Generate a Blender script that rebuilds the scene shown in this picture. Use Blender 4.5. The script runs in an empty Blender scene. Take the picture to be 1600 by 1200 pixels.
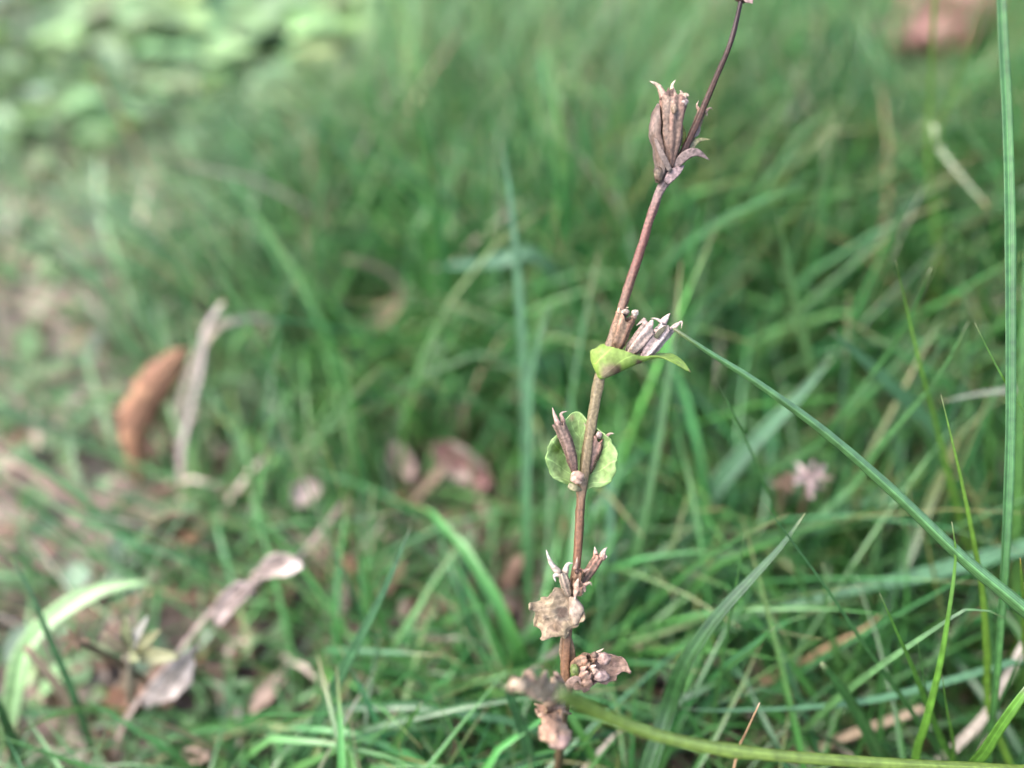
import bpy, bmesh, math, random
import numpy as np
from mathutils import Vector, noise

# ------------------------------------------------------------------ camera, sky, sun, exposure
SC = bpy.context.scene
COL = SC.collection
CAM_H, PITCH = 0.166, math.radians(45.0)
LENS, SENSOR = 4.44, 5.66                      # a phone's small wide lens, real millimetres
FPX = 1600 * LENS / SENSOR
FOCUS = 0.1155
cam_d = bpy.data.cameras.new('camera'); cam = bpy.data.objects.new('camera', cam_d); COL.objects.link(cam)
cam.location = (0, 0, CAM_H); cam.rotation_euler = (math.pi/2 - PITCH, 0, 0)
cam_d.sensor_width = SENSOR; cam_d.lens = LENS; cam_d.clip_start = 0.004; cam_d.clip_end = 200
cam_d.dof.use_dof = True; cam_d.dof.focus_distance = FOCUS; cam_d.dof.aperture_fstop = 0.76
SC.camera = cam

SUN_EL, SUN_AZ = math.radians(56), math.radians(-105)      # azimuth from +Y towards +X
w = bpy.data.worlds.new('World'); SC.world = w; w.use_nodes = True
nt = w.node_tree; nt.nodes.clear()
sky = nt.nodes.new('ShaderNodeTexSky'); sky.sky_type = 'NISHITA'; sky.sun_disc = False
sky.sun_elevation = SUN_EL; sky.sun_rotation = SUN_AZ; sky.air_density = 0.75; sky.dust_density = 3.5; sky.ozone_density = 0.6
bg = nt.nodes.new('ShaderNodeBackground'); bg.inputs['Strength'].default_value = 0.15
wo = nt.nodes.new('ShaderNodeOutputWorld')
nt.links.new(sky.outputs[0], bg.inputs[0]); nt.links.new(bg.outputs[0], wo.inputs[0])
sl = bpy.data.lights.new('sun', 'SUN'); sl.energy = 0.8; sl.angle = math.radians(50); sl.color = (1.0, 0.98, 0.95)
so = bpy.data.objects.new('sun', sl); COL.objects.link(so)
sd = Vector((math.sin(SUN_AZ)*math.cos(SUN_EL), math.cos(SUN_AZ)*math.cos(SUN_EL), math.sin(SUN_EL)))
so.rotation_euler = sd.to_track_quat('Z', 'Y').to_euler(); so.location = sd*3
SC.view_settings.view_transform = 'Standard'; SC.view_settings.look = 'None'
SC.view_settings.exposure = 2.2; SC.view_settings.gamma = 1.0

rng = np.random.default_rng(11); R = random.Random(5)

# ------------------------------------------------------------------ helpers
CAMP = Vector((0, 0, CAM_H)); FW = Vector((0, math.cos(PITCH), -math.sin(PITCH)))
UP = Vector((0, math.sin(PITCH), math.cos(PITCH))); RT = Vector((1, 0, 0))
def deep(py, d):                               # distances beyond the weed were measured for a lens 146 mm up; stretch them to the real ground
    if d <= 0.118: return d
    v = math.sin(PITCH)*(1-(600-py)/FPX); g0, g1 = 0.146/v, CAM_H/v
    return 0.118 + (d-0.118)*(g1-0.118)/max(g0-0.118, 0.012)
def P(px, py, d):                              # a measured place: picture position and distance -> point in the world
    d = deep(py, d)
    return CAMP + RT*((px-800)/FPX*d) + UP*((600-py)/FPX*d) + FW*d
def project(X):                                # (N,3) -> px, py, depth
    q = X - np.array(CAMP); d = q @ np.array(FW); dd = np.where(np.abs(d) < 1e-4, 1e-4, d)
    return 800 + FPX*(q[:, 0])/dd, 600 - FPX*(q @ np.array(UP))/dd, d
def gz(x, y):                                  # ground relief, metres
    return (0.0035*np.sin(21*x+1.3)*np.cos(17*y-0.4) + 0.0022*np.sin(47*x-0.7+9*y) + 0.0015*np.cos(71*y+23*x)
            - 0.022*np.exp(-((x-0.085)/0.06)**2-((y-0.10)/0.055)**2))            # a hollow on the +X side
def gpt(px, py):                               # picture position -> point on the ground
    lo, hi = 0.05, 1.5
    for _ in range(40):
        m = (lo+hi)/2; p = P(px, py, m)
        if p.z > float(gz(p.x, p.y)): lo = m
        else: hi = m
    return P(px, py, lo)

def tag(o, label=None, cat=None, group=None, kind=None):
    if label: o['label'] = label
    if cat: o['category'] = cat
    if group: o['group'] = group
    if kind: o['kind'] = kind
    return o
def mesh_obj(name, V, F, mat, cols=None, uvs=None, origin=(0, 0, 0), parent=None, smooth=True):
    """V list/array of world points, origin = the thing's base. cols and uvs are per vertex."""
    V = np.asarray(V, dtype=np.float64) - np.asarray(origin, dtype=np.float64)
    me = bpy.data.meshes.new(name); me.from_pydata(V.tolist(), [], [tuple(int(i) for i in f) for f in F])
    if cols is not None:
        if mat in WITHERED: cols = np.asarray(cols, dtype=float); cols = cols*(0.48+0.24*np.clip((cols-0.36)/0.26, 0, 1))*np.array([0.98, 1.04, 0.95])
        a = me.color_attributes.new('Col', 'FLOAT_COLOR', 'POINT')
        c = np.ones((len(V), 4), dtype=np.float32); c[:, :3] = np.asarray(cols); a.data.foreach_set('color', c.ravel())
    if uvs is not None:
        uv = me.uv_layers.new(name='UVMap'); li = np.zeros(len(me.loops), dtype=np.int32)
        me.loops.foreach_get('vertex_index', li); uv.data.foreach_set('uv', np.asarray(uvs, dtype=np.float32)[li].ravel())
    if smooth: me.polygons.foreach_set('use_smooth', np.ones(len(me.polygons), dtype=bool))
    me.materials.append(mat); me.update()
    o = bpy.data.objects.new(name, me); COL.objects.link(o)
    if parent is not None: o.parent = parent
    else: o.location = origin
    return o
def empty(name, loc):
    o = bpy.data.objects.new(name, None); COL.objects.link(o); o.location = loc; o.empty_display_size = 0.005; return o
def catmull(pts, n):
    """resample control tuples smoothly to n+1 samples (roughly even by chord length)."""
    A = np.asarray(pts, dtype=float)
    if len(A) == 2: return A[0] + (A[1]-A[0])*np.linspace(0, 1, n+1)[:, None]
    L = np.concatenate([[0], np.cumsum(np.linalg.norm(np.diff(A[:, :3], axis=0), axis=1)+1e-9)]); L /= L[-1]
    E = np.vstack([2*A[0]-A[1], A, 2*A[-1]-A[-2]]); out = []
    for t in np.linspace(0, 1, n+1):
        i = min(max(np.searchsorted(L, t, 'right')-1, 0), len(A)-2); u = (t-L[i])/(L[i+1]-L[i])
        a, b, c, d = E[i], E[i+1], E[i+2], E[i+3]
        out.append(0.5*((2*b)+(c-a)*u+(2*a-5*b+4*c-d)*u*u+(3*b-a-3*c+d)*u**3))
    return np.array(out)
def frames(C, hint):
    T = np.gradient(C, axis=0); T /= np.linalg.norm(T, axis=1)[:, None]+1e-12
    H = np.asarray(hint(C) if callable(hint) else np.tile(hint, (len(C), 1)))
    S = np.cross(T, H); S /= np.linalg.norm(S, axis=1)[:, None]+1e-12
    return T, S, np.cross(S, T)

# ------------------------------------------------------------------ materials
def newmat(name):
    m = bpy.data.materials.new(name); m.use_nodes = True; t = m.node_tree; t.nodes.clear()
    return m, t, t.nodes.new, t.links.new
def plant_mat(name, rough=0.45, trans=0.3, spec=0.5, stripes=0.0, mottle=0.25, mscale=600.0, bump=0.0, tint=(0.95, 1.15, 0.75), spots=None, veins=False):
    m, t, N, L = newmat(name)
    out = N('ShaderNodeOutputMaterial'); at = N('ShaderNodeAttribute'); at.attribute_name = 'Col'
    tc = N('ShaderNodeTexCoord'); ns = N('ShaderNodeTexNoise'); ns.inputs['Scale'].default_value = mscale; ns.inputs['Detail'].default_value = 4
    L(tc.outputs['Object'], ns.inputs['Vector'])
    mr = N('ShaderNodeMapRange'); mr.inputs['From Min'].default_value = 0.3; mr.inputs['From Max'].default_value = 0.7
    mr.inputs['To Min'].default_value = 1-mottle; mr.inputs['To Max'].default_value = 1+mottle
    L(ns.outputs['Fac'], mr.inputs['Value'])
    val = mr.outputs[0]; height = ns.outputs['Fac']
    if stripes > 0:                             # ribs along the blade, from the blade's own UV
        uv = N('ShaderNodeUVMap'); sx = N('ShaderNodeSeparateXYZ'); L(uv.outputs[0], sx.inputs[0])
        mu = N('ShaderNodeMath'); mu.operation = 'MULTIPLY'; mu.inputs[1].default_value = 2*math.pi*7; L(sx.outputs[0], mu.inputs[0])
        sn = N('ShaderNodeMath'); sn.operation = 'SINE'; L(mu.outputs[0], sn.inputs[0])
        ma = N('ShaderNodeMath'); ma.operation = 'MULTIPLY_ADD'; ma.inputs[1].default_value = stripes; ma.inputs[2].default_value = 1.0; L(sn.outputs[0], ma.inputs[0])
        mm = N('ShaderNodeMath'); mm.operation = 'MULTIPLY'; L(val, mm.inputs[0]); L(ma.outputs[0], mm.inputs[1]); val = mm.outputs[0]
        height = sn.outputs[0]
        ms = N('ShaderNodeMath'); ms.operation = 'SUBTRACT'; ms.inputs[1].default_value = 0.5; L(sx.outputs[0], ms.inputs[0])
        mb = N('ShaderNodeMath'); mb.operation = 'ABSOLUTE'; L(ms.outputs[0], mb.inputs[0])
        rr_ = N('ShaderNodeMapRange'); rr_.inputs['From Min'].default_value = 0.07; rr_.inputs['From Max'].default_value = 0.03; rr_.inputs['To Min'].default_value = 1.0; rr_.inputs['To Max'].default_value = 1.45; L(mb.outputs[0], rr_.inputs['Value'])
        m2 = N('ShaderNodeMath'); m2.operation = 'MULTIPLY'; L(val, m2.inputs[0]); L(rr_.outputs[0], m2.inputs[1]); val = m2.outputs[0]      # pale midrib
    if veins:                                   # midrib and slanting side veins, from the leaf's own UV
        uv = N('ShaderNodeUVMap'); sx = N('ShaderNodeSeparateXYZ'); L(uv.outputs[0], sx.inputs[0])
        a = N('ShaderNodeMath'); a.operation = 'SUBTRACT'; a.inputs[1].default_value = 0.5; L(sx.outputs[0], a.inputs[0])
        b = N('ShaderNodeMath'); b.operation = 'ABSOLUTE'; L(a.outputs[0], b.inputs[0])
        c = N('ShaderNodeMath'); c.operation = 'MULTIPLY_ADD'; c.inputs[1].default_value = -0.8; L(b.outputs[0], c.inputs[0]); L(sx.outputs[1], c.inputs[2])
        wv = N('ShaderNodeMath'); wv.operation = 'MULTIPLY'; wv.inputs[1].default_value = 5*2*math.pi; L(c.outputs[0], wv.inputs[0])
        sn = N('ShaderNodeMath'); sn.operation = 'SINE'; L(wv.outputs[0], sn.inputs[0])
        rp = N('ShaderNodeMapRange'); rp.inputs['From Min'].default_value = 0.93; rp.inputs['From Max'].default_value = 1.0; L(sn.outputs[0], rp.inputs['Value'])
        rm = N('ShaderNodeMapRange'); rm.inputs['From Min'].default_value = 0.02; rm.inputs['From Max'].default_value = 0.0; L(b.outputs[0], rm.inputs['Value'])
        mx = N('ShaderNodeMath'); mx.operation = 'MAXIMUM'; L(rp.outputs[0], mx.inputs[0]); L(rm.outputs[0], mx.inputs[1])
        ma = N('ShaderNodeMath'); ma.operation = 'MULTIPLY_ADD'; ma.inputs[1].default_value = 0.38; ma.inputs[2].default_value = 0.95; L(mx.outputs[0], ma.inputs[0])
        mm = N('ShaderNodeMath'); mm.operation = 'MULTIPLY'; L(val, mm.inputs[0]); L(ma.outputs[0], mm.inputs[1]); val = mm.outputs[0]
    vm = N('ShaderNodeVectorMath'); vm.operation = 'SCALE'; L(at.outputs['Color'], vm.inputs[0]); L(val, vm.inputs['Scale'])
    colr = vm.outputs[0]
    if spots:                                   # rot stains with a shape of their own: (scale, threshold, colour)
        s2 = N('ShaderNodeTexNoise'); s2.inputs['Scale'].default_value = spots[0]; s2.inputs['Detail'].default_value = 3; L(tc.outputs['Object'], s2.inputs['Vector'])
        r2 = N('ShaderNodeMapRange'); r2.inputs['From Min'].default_value = spots[1]; r2.inputs['From Max'].default_value = spots[1]+0.06; L(s2.outputs['Fac'], r2.inputs['Value'])
        mixc = N('ShaderNodeMix'); mixc.data_type = 'RGBA'; L(r2.outputs[0], mixc.inputs['Factor']); L(colr, mixc.inputs['A']); mixc.inputs['B'].default_value = (*spots[2], 1)
        colr = mixc.outputs['Result']
    bs = N('ShaderNodeBsdfPrincipled'); bs.inputs['Roughness'].default_value = rough; bs.inputs['Specular IOR Level'].default_value = spec
    L(colr, bs.inputs['Base Color'])
    if bump > 0:
        bp = N('ShaderNodeBump'); bp.inputs['Strength'].default_value = bump; bp.inputs['Distance'].default_value = 0.000012 if stripes > 0 else 0.0001
        L(height, bp.inputs['Height']); L(bp.outputs[0], bs.inputs['Normal'])
    if trans > 0:
        tv = N('ShaderNodeVectorMath'); tv.operation = 'MULTIPLY'; tv.inputs[1].default_value = tint; L(colr, tv.inputs[0])
        tr = N('ShaderNodeBsdfTranslucent'); L(tv.outputs[0], tr.inputs['Color'])
        mix = N('ShaderNodeMixShader'); mix.inputs[0].default_value = trans; L(bs.outputs[0], mix.inputs[1]); L(tr.outputs[0], mix.inputs[2]); L(mix.outputs[0], out.inputs[0])
    else: L(bs.outputs[0], out.inputs[0])
    return m
M_GRASS = plant_mat('grass_leaf', rough=0.36, trans=0.2, spec=0.6, stripes=0.0, mottle=0.15, mscale=180)
M_BLADE = plant_mat('grass_blade', rough=0.33, trans=0.22, spec=0.8, stripes=0.22, mottle=0.28, mscale=700, bump=0.5)
M_STRAW = plant_mat('straw', rough=0.6, trans=0.15, spec=0.3, stripes=0.15, mottle=0.3, mscale=700, bump=0.3, tint=(1.1, 0.95, 0.7))
M_LITTER = plant_mat('dry_litter', rough=0.65, trans=0.12, spec=0.3, mottle=0.4, mscale=450, bump=0.4, tint=(1.1, 0.9, 0.7))
M_DRYLEAF = plant_mat('dry_leaf', rough=0.6, trans=0.2, spec=0.3, mottle=0.5, mscale=350, bump=0.4, tint=(1.15, 0.85, 0.6), veins=True)
M_HERB = plant_mat('soft_leaf', rough=0.5, trans=0.35, spec=0.4, mottle=0.14, mscale=500, bump=0.2, veins=True, tint=(1.1, 1.15, 0.6))
M_WEED = plant_mat('weed_leaf', rough=0.5, trans=0.3, spec=0.35, mottle=0.26, mscale=1300, bump=0.8, veins=True)
M_PAPER = plant_mat('papery_leaf', rough=0.6, trans=0.2, spec=0.3, mottle=0.4, mscale=1700, bump=1.0, tint=(1.1, 0.9, 0.7), veins=True)
M_STEM = plant_mat('weed_stem', rough=0.5, trans=0.0, spec=0.35, mottle=0.42, mscale=2600, bump=0.9)
M_CAPS = plant_mat('capsule', rough=0.55, trans=0.1, spec=0.4, mottle=0.5, mscale=2400, bump=1.0, tint=(1.1, 0.9, 0.7))

WITHERED = (M_STEM, M_PAPER, M_CAPS)            # weathered: browner and darker than fresh straw
def soil_mat():
    m, t, N, L = newmat('soil'); out = N('ShaderNodeOutputMaterial'); tc = N('ShaderNodeTexCoord')
    n1 = N('ShaderNodeTexNoise'); n1.inputs['Scale'].default_value = 55; n1.inputs['Detail'].default_value = 8; n1.inputs['Roughness'].default_value = 0.7
    n2 = N('ShaderNodeTexNoise'); n2.inputs['Scale'].default_value = 420; n2.inputs['Detail'].default_value = 5
    n3 = N('ShaderNodeTexVoronoi'); n3.inputs['Scale'].default_value = 260
    for n in (n1, n2, n3): L(tc.outputs['Object'], n.inputs['Vector'])
    cr = N('ShaderNodeValToRGB'); e = cr.color_ramp.elements
    e[0].position = 0.28; e[0].color = (0.050, 0.038, 0.031, 1); e[1].position = 0.75; e[1].color = (0.29, 0.24, 0.215, 1)
    k = e.new(0.5); k.color = (0.145, 0.11, 0.094, 1)
    ad = N('ShaderNodeMath'); ad.operation = 'MULTIPLY_ADD'; ad.inputs[1].default_value = 0.45; L(n2.outputs['Fac'], ad.inputs[0])
    mu = N('ShaderNodeMath'); mu.operation = 'MULTIPLY'; mu.inputs[1].default_value = 0.58; L(n1.outputs['Fac'], mu.inputs[0]); L(mu.outputs[0], ad.inputs[2])
    L(ad.outputs[0], cr.inputs[0])
    b = N('ShaderNodeBsdfPrincipled'); b.inputs['Roughness'].default_value = 0.9; b.inputs['Specular IOR Level'].default_value = 0.2
    at = N('ShaderNodeAttribute'); at.attribute_name = 'Col'; vm = N('ShaderNodeVectorMath'); vm.operation = 'MULTIPLY'; L(cr.outputs[0], vm.inputs[0]); L(at.outputs['Color'], vm.inputs[1])
    L(vm.outputs[0], b.inputs['Base Color'])
    hs = N('ShaderNodeMath'); hs.operation = 'ADD'; L(ad.outputs[0], hs.inputs[0]); L(n3.outputs['Distance'], hs.inputs[1])
    bp = N('ShaderNodeBump'); bp.inputs['Strength'].default_value = 0.8; bp.inputs['Distance'].default_value = 0.002; L(hs.outputs[0], bp.inputs['Height'])
    L(bp.outputs[0], b.inputs['Normal']); L(b.outputs[0], out.inputs[0]); return m

# ------------------------------------------------------------------ the ground
def path_edge(x, y): return 1/(1+np.exp(-(x + 0.080 + 0.12*np.clip(y-0.22, 0, 1))*48))
def lawn_density(x, y):
    """0..1: how thickly grass grows here. A worn bare path on the -X side, thin litter strip before the tuft."""
    path = path_edge(x, y)
    thin = 1 - 0.9*np.exp(-(((x+0.03)/0.052)**2 + ((y-0.120)/0.036)**2))
    tuft = 0.75*np.exp(-(((x+0.045)/0.075)**2 + ((y-0.235)/0.06)**2))
    return np.clip((0.13+0.87*path)*thin + tuft*path, 0, 1.4)
def lawn_height(x, y):
    path = 1/(1+np.exp(-(x + 0.09 + 0.10*np.clip(y-0.20, 0, 1))*36))
    return (0.33+0.67*path)*(1+0.12*np.sin(13*x+7*y))*(1+0.28*np.clip((x-0.01)*10, 0, 1))*(1-0.25*np.clip((y-0.22)*8, 0, 1))

def axis(n, c):                                # fine near the plant, coarse towards the horizon
    t = np.linspace(-1, 1, n); return c + np.sign(t)*(0.55*np.abs(t) + 60*np.abs(t)**9)
gx, gy = axis(260, 0.0), axis(260, 0.3)
GX, GY = np.meshgrid(gx, gy); fade = np.clip(2.5-np.hypot(GX, GY-0.3), 0, 1)
rough = np.array([noise.noise((a*160, b*160, 0)) for a, b in zip(GX.ravel(), GY.ravel())]).reshape(GX.shape)*0.0012
GZ = (gz(GX, GY)+rough)*fade
V = np.stack([GX.ravel(), GY.ravel(), GZ.ravel()], 1); n = len(gx)
I = np.arange(n*n).reshape(n, n); F = np.stack([I[:-1, :-1], I[:-1, 1:], I[1:, 1:], I[1:, :-1]], -1).reshape(-1, 4)
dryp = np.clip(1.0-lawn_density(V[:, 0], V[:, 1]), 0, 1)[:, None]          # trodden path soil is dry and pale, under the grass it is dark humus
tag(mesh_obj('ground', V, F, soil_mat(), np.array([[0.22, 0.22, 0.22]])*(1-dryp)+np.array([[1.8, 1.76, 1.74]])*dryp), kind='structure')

# ------------------------------------------------------------------ grass that nobody could count
# places where the photograph looks freely between the blades down to something: no tall grass in front of it
CLEAR = [(175, 335, 470, 770, 0.192), (10, 250, 895, 1090, 0.164), (195, 490, 855, 1115, 0.164), (530, 640, 390, 510, 0.225), (1375, 1560, -20, 85, 0.315), (778, 842, 215, 1000, 0.185),
         (665, 840, 393, 432, 0.215), (1205, 1305, 705, 785, 0.175), (590, 780, 685, 775, 0.196), (445, 510, 745, 795, 0.185), (1212, 1295, 340, 680, 0.185), (1100, 1290, 570, 790, 0.172), (1290, 1480, 505, 700, 0.162), (200, 560, -90, 80, 0.37), (1440, 1610, 1000, 1210, 0.148)]
def grow(ntuft, box, per, seed):
    rg = np.random.default_rng(seed)
    tx = rg.uniform(box[0], box[1], ntuft*3); ty = rg.uniform(box[2], box[3], ntuft*3)
    keep = rg.uniform(0, 1.4, ntuft*3) < lawn_density(tx, ty); tx, ty = tx[keep][:ntuft], ty[keep][:ntuft]
    k = rg.integers(per[0], per[1], len(tx)); idx = np.repeat(np.arange(len(tx)), k); N = len(idx)
    thead = rg.uniform(0, 2*np.pi, len(tx)); thue = rg.normal(0, 1, len(tx)); tlen = rg.uniform(0.75, 1.2, len(tx))
    x = tx[idx]+rg.normal(0, 0.0045, N); y = ty[idx]+rg.normal(0, 0.0045, N)
    phi = np.where(rg.uniform(0, 1, N) < 0.55, thead[idx]+rg.normal(0, 0.7, N), rg.uniform(0, 2*np.pi, N))
    Ln = 0.066*tlen[idx]*lawn_height(x, y)*np.exp(rg.normal(0, 0.33, N)); Ln = np.clip(Ln, 0.008, 0.095)
    th0 = np.abs(rg.normal(0.32, 0.34, N)); bend = rg.gamma(2.0, 0.42, N)
    wid = np.clip(np.exp(rg.normal(math.log(0.00094), 0.36, N)), 0.00045, 0.0022)*np.clip(Ln/0.05, 0.6, 1.1)
    dry = rg.uniform(0, 1, N) < 0.10*np.clip(0.075/Ln-0.7, 0.12, 1.5)
    n = 6; dphi = rg.normal(0, 0.35, N); kink = rg.integers(2, 6, N); kk = np.where(rg.uniform(0, 1, N) < 0.15, rg.uniform(0.5, 1.3, N), 0)
    def trace():
        C = np.zeros((N, n+1, 3)); C[:, 0] = np.stack([x, y, gz(x, y)-0.0015], 1); D = np.zeros((N, n+1, 3))
        for i in range(n):
            s = (i+0.5)/n; th = np.minimum(th0 + bend*s**1.5 + kk*(i >= kink), 2.2); ph = phi + dphi*s
            dr = np.stack([np.sin(th)*np.cos(ph), np.sin(th)*np.sin(ph), np.cos(th)], 1); D[:, i] = dr
            C[:, i+1] = C[:, i] + dr*(Ln/n)[:, None]
            C[:, i+1, 2] = np.maximum(C[:, i+1, 2], gz(C[:, i+1, 0], C[:, i+1, 1])+0.0012)
        D[:, n] = D[:, n-1]; return C, D
    # in the trodden air the photographer looked through, in front of and around the weed, grass stays shorter and lies over
    for go in range(6):
        C, D = trace()
        px, py, d = project(C.reshape(-1, 3)); px, py, d = (a.reshape(N, n+1) for a in (px, py, d))
        inf = (px > -120) & (px < 1720) & (py > -120) & (py < 1330) & (d > 0)
        lim = np.where(px < 1060, np.where(py < 1000, 0.150, 0.129), np.where(py < 760, 0.146, 0.134))
        lim = np.where(px < 640, np.where(py < 1000, 0.150, 0.130), lim)
        for x0, x1, y0, y1, dl in CLEAR: lim = np.where((px > x0) & (px < x1) & (py > y0) & (py < y1), np.maximum(lim, dl), lim)
        bad = (inf & (d < lim)).any(1) | (np.linalg.norm(C-np.array(CAMP), axis=2) < 0.06).any(1)
        everbad = bad if go == 0 else everbad | bad
        if go < 5: Ln = np.where(bad, Ln*0.80, Ln); th0 = np.where(bad, th0+0.22, th0)
    hollow = (px[:, 0] > 1000) & (py[:, 0] > 640)              # the dark hollow under the tall blades: little low grass
    bad |= everbad & (rg.uniform(0, 1, N) < np.where(hollow, 0.8, 0.45))
    bad |= hollow & (rg.uniform(0, 1, N) < 0.4)
    ok = ~bad; C, D, phi, wid, dry, idx, Ln = C[ok], D[ok], phi[ok], wid[ok], dry[ok], idx[ok], Ln[ok]; N = len(C)
    tw = rg.normal(0, 0.9, N); tw0 = rg.normal(0, 0.5, N)
    S = np.zeros_like(C); Nn = np.zeros_like(C)
    for i in range(n+1):
        a = np.stack([-np.sin(phi), np.cos(phi), np.zeros(N)], 1); t = D[:, i]; b = np.cross(a, t)
        r = (tw0+tw*i/n)[:, None]; S[:, i] = a*np.cos(r)+b*np.sin(r); Nn[:, i] = np.cross(t, S[:, i])
    prof = np.array([0.75, 0.95, 1.0, 0.95, 0.78, 0.48, 0.06])[None, :, None]
    W = wid[:, None, None]*prof*0.5
    Vv = np.stack([C-S*W, C-Nn*W*0.45, C+S*W], 2).reshape(-1, 3)
    base = (np.arange(N)*(n+1)*3)[:, None, None]; i0 = (np.arange(n)*3)[None, :, None]
    q = np.array([[0, 1, 4, 3], [1, 2, 5, 4]])
    Fq = (base+i0)[..., None]+q[None, None] if False else (base[:, :, :, None]+i0[:, :, :, None]+q[None, None, :, :]).reshape(-1, 4)
    hue = thue[idx]*0.6+rg.normal(0, 0.8, N); h = 1/(1+np.exp(-hue))
    far_light = (np.clip((C[:, 0, 1]-0.19)/0.13, 0, 1)*np.clip((0.14-C[:, 0, 0])/0.12, 0.25, 1))[:, None]; ca = np.array([0.030, 0.150, 0.052])*(1-far_light)+np.array([0.10, 0.235, 0.11])*far_light; cb = np.array([0.090, 0.25, 0.045])*(1-far_light)+np.array([0.19, 0.33, 0.13])*far_light     # brighter light beyond the tuft painted into the blade colour, paler and yellower
    br = np.exp(rg.normal(0.02, 0.38, N))[:, None]
    wp = (1-path_edge(C[:, 0, 0], C[:, 0, 1]))[:, None]*0.8; c = (ca+(cb-ca)*h[:, None])*br*(0.86-0.26*np.clip((C[:, 0, 0]-0.0)*14, 0, 1)*np.clip((0.30-C[:, 0, 1])*10, 0, 1))[:, None]*(1-wp)+np.array([0.15, 0.235, 0.125])*br*wp  # near +X blades darkened: partly deeper green grass, partly shade put into the colour
    ds = np.array([[0.33, 0.25, 0.17], [0.22, 0.14, 0.09], [0.40, 0.33, 0.27]])[rg.integers(0, 3, N)]
    c = np.where(dry[:, None], ds*br, c)
    cc = np.repeat(c[:, None, :], n+1, 1).copy()
    pale = np.array([0.17, 0.21, 0.11]); cc[:, 0] = cc[:, 0]*0.4+pale*0.6; cc[:, 1] = cc[:, 1]*0.75+pale*0.25
    ty = (rg.uniform(0, 1, N) < 0.5)[:, None]; cc[:, n] = np.where(ty, np.array([0.25, 0.19, 0.09]), cc[:, n])
    ol = (rg.uniform(0, 1, N) < 0.16)[:, None]; k5 = rg.uniform(0.2, 0.9, (N, 1)); yc = np.array([0.24, 0.21, 0.07])
    for st_, am in ((n-1, 0.9), (n-2, 0.5)): cc[:, st_] = np.where(ol, cc[:, st_]*(1-k5*am)+yc*k5*am, cc[:, st_])
    return Vv, Fq, np.repeat(cc[:, :, None, :], 3, 2).reshape(-1, 3)
def fast_mesh(name, V, F, C, mat):
    me = bpy.data.meshes.new(name); k = F.shape[1]
    me.vertices.add(len(V)); me.vertices.foreach_set('co', V.astype(np.float32).ravel())
    me.loops.add(F.size); me.loops.foreach_set('vertex_index', F.astype(np.int32).ravel())
    me.polygons.add(len(F)); me.polygons.foreach_set('loop_start', np.arange(0, F.size, k, dtype=np.int32))
    me.polygons.foreach_set('use_smooth', np.ones(len(F), dtype=bool))
    a = me.color_attributes.new('Col', 'FLOAT_COLOR', 'POINT'); c = np.ones((len(V), 4), np.float32); c[:, :3] = C; a.data.foreach_set('color', c.ravel())
    me.update(calc_edges=True); me.validate(); me.materials.append(mat)
    o = bpy.data.objects.new(name, me); COL.objects.link(o); return o
def merge(parts):
    Vs, Fs, Cs, off = [], [], [], 0
    for v, f, c in parts: Vs.append(v); Fs.append(f+off); Cs.append(c); off += len(v)
    return np.concatenate(Vs), np.concatenate(Fs), np.concatenate(Cs)
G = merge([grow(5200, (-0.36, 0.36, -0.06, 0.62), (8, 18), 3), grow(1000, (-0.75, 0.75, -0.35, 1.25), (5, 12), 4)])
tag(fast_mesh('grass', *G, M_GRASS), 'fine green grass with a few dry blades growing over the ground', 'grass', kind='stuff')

# ------------------------------------------------------------------ litter and tiny ground cover
def scraps(N, box, size, palette, seed, lift, bias, elong=(1.2, 4.0), hue=(0.92, 0.95, 0.95)):
    rg = np.random.default_rng(seed); x = rg.uniform(box[0], box[1], N*3); y = rg.uniform(box[2], box[3], N*3)
    k = rg.uniform(0, 1, N*3) < bias(x, y); x, y = x[k][:N], y[k][:N]; N = len(x)
    L = np.minimum(np.exp(rg.normal(math.log(size), 0.4, N)), size*1.5); e = rg.uniform(*elong, N); W = L/e
    ph = rg.uniform(0, 2*np.pi, N); tl = rg.normal(0, 0.35, N); rl = rg.normal(0, 0.45, N); cv = rg.normal(0, 0.35, N)
    a = np.stack([np.cos(ph)*np.cos(tl), np.sin(ph)*np.cos(tl), np.sin(tl)], 1); b0 = np.stack([-np.sin(ph), np.cos(ph), np.zeros(N)], 1)
    nn = np.cross(a, b0); b = b0*np.cos(rl)[:, None]+nn*np.sin(rl)[:, None]; nn = np.cross(a, b)
    z = gz(x, y)+lift*rg.uniform(0.3, 1, N)+np.abs(np.sin(tl))*L*0.4; C0 = np.stack([x, y, z], 1)
    us = np.array([-0.5, -0.2, 0.2, 0.5]); wp = np.array([0.25, 1.0, 0.9, 0.12])
    rows = []
    for u, q in zip(us, wp):
        ctr = C0+a*(u*L)[:, None]-nn*(cv*L*(u*u*2))[:, None]
        for s in (-1, 0, 1): rows.append(ctr+b*(s*W*0.5*q*(1+0.25*rg.normal(0, 1, N)))[:, None]+nn*(abs(s)*W*0.15)[:, None])
    Vv = np.stack(rows, 1).reshape(-1, 3)
    q = np.array([[r*3+s, r*3+s+1, r*3+s+4, r*3+s+3] for r in range(3) for s in range(2)])
    Fq = ((np.arange(N)*12)[:, None, None]+q[None]).reshape(-1, 4)
    c = np.array(palette)[rg.integers(0, len(palette), N)]*np.array(hue)*np.exp(rg.normal(0, 0.25, N))[:, None]
    return Vv, Fq, np.repeat(c, 12, 0)
BROWN = [(0.20, 0.125, 0.09), (0.30, 0.21, 0.165), (0.12, 0.07, 0.05), (0.40, 0.31, 0.26), (0.25, 0.13, 0.085), (0.34, 0.26, 0.19)]
near = lambda x, y: 0.35+0.65*(1-np.clip(lawn_density(x, y), 0, 1))
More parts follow.
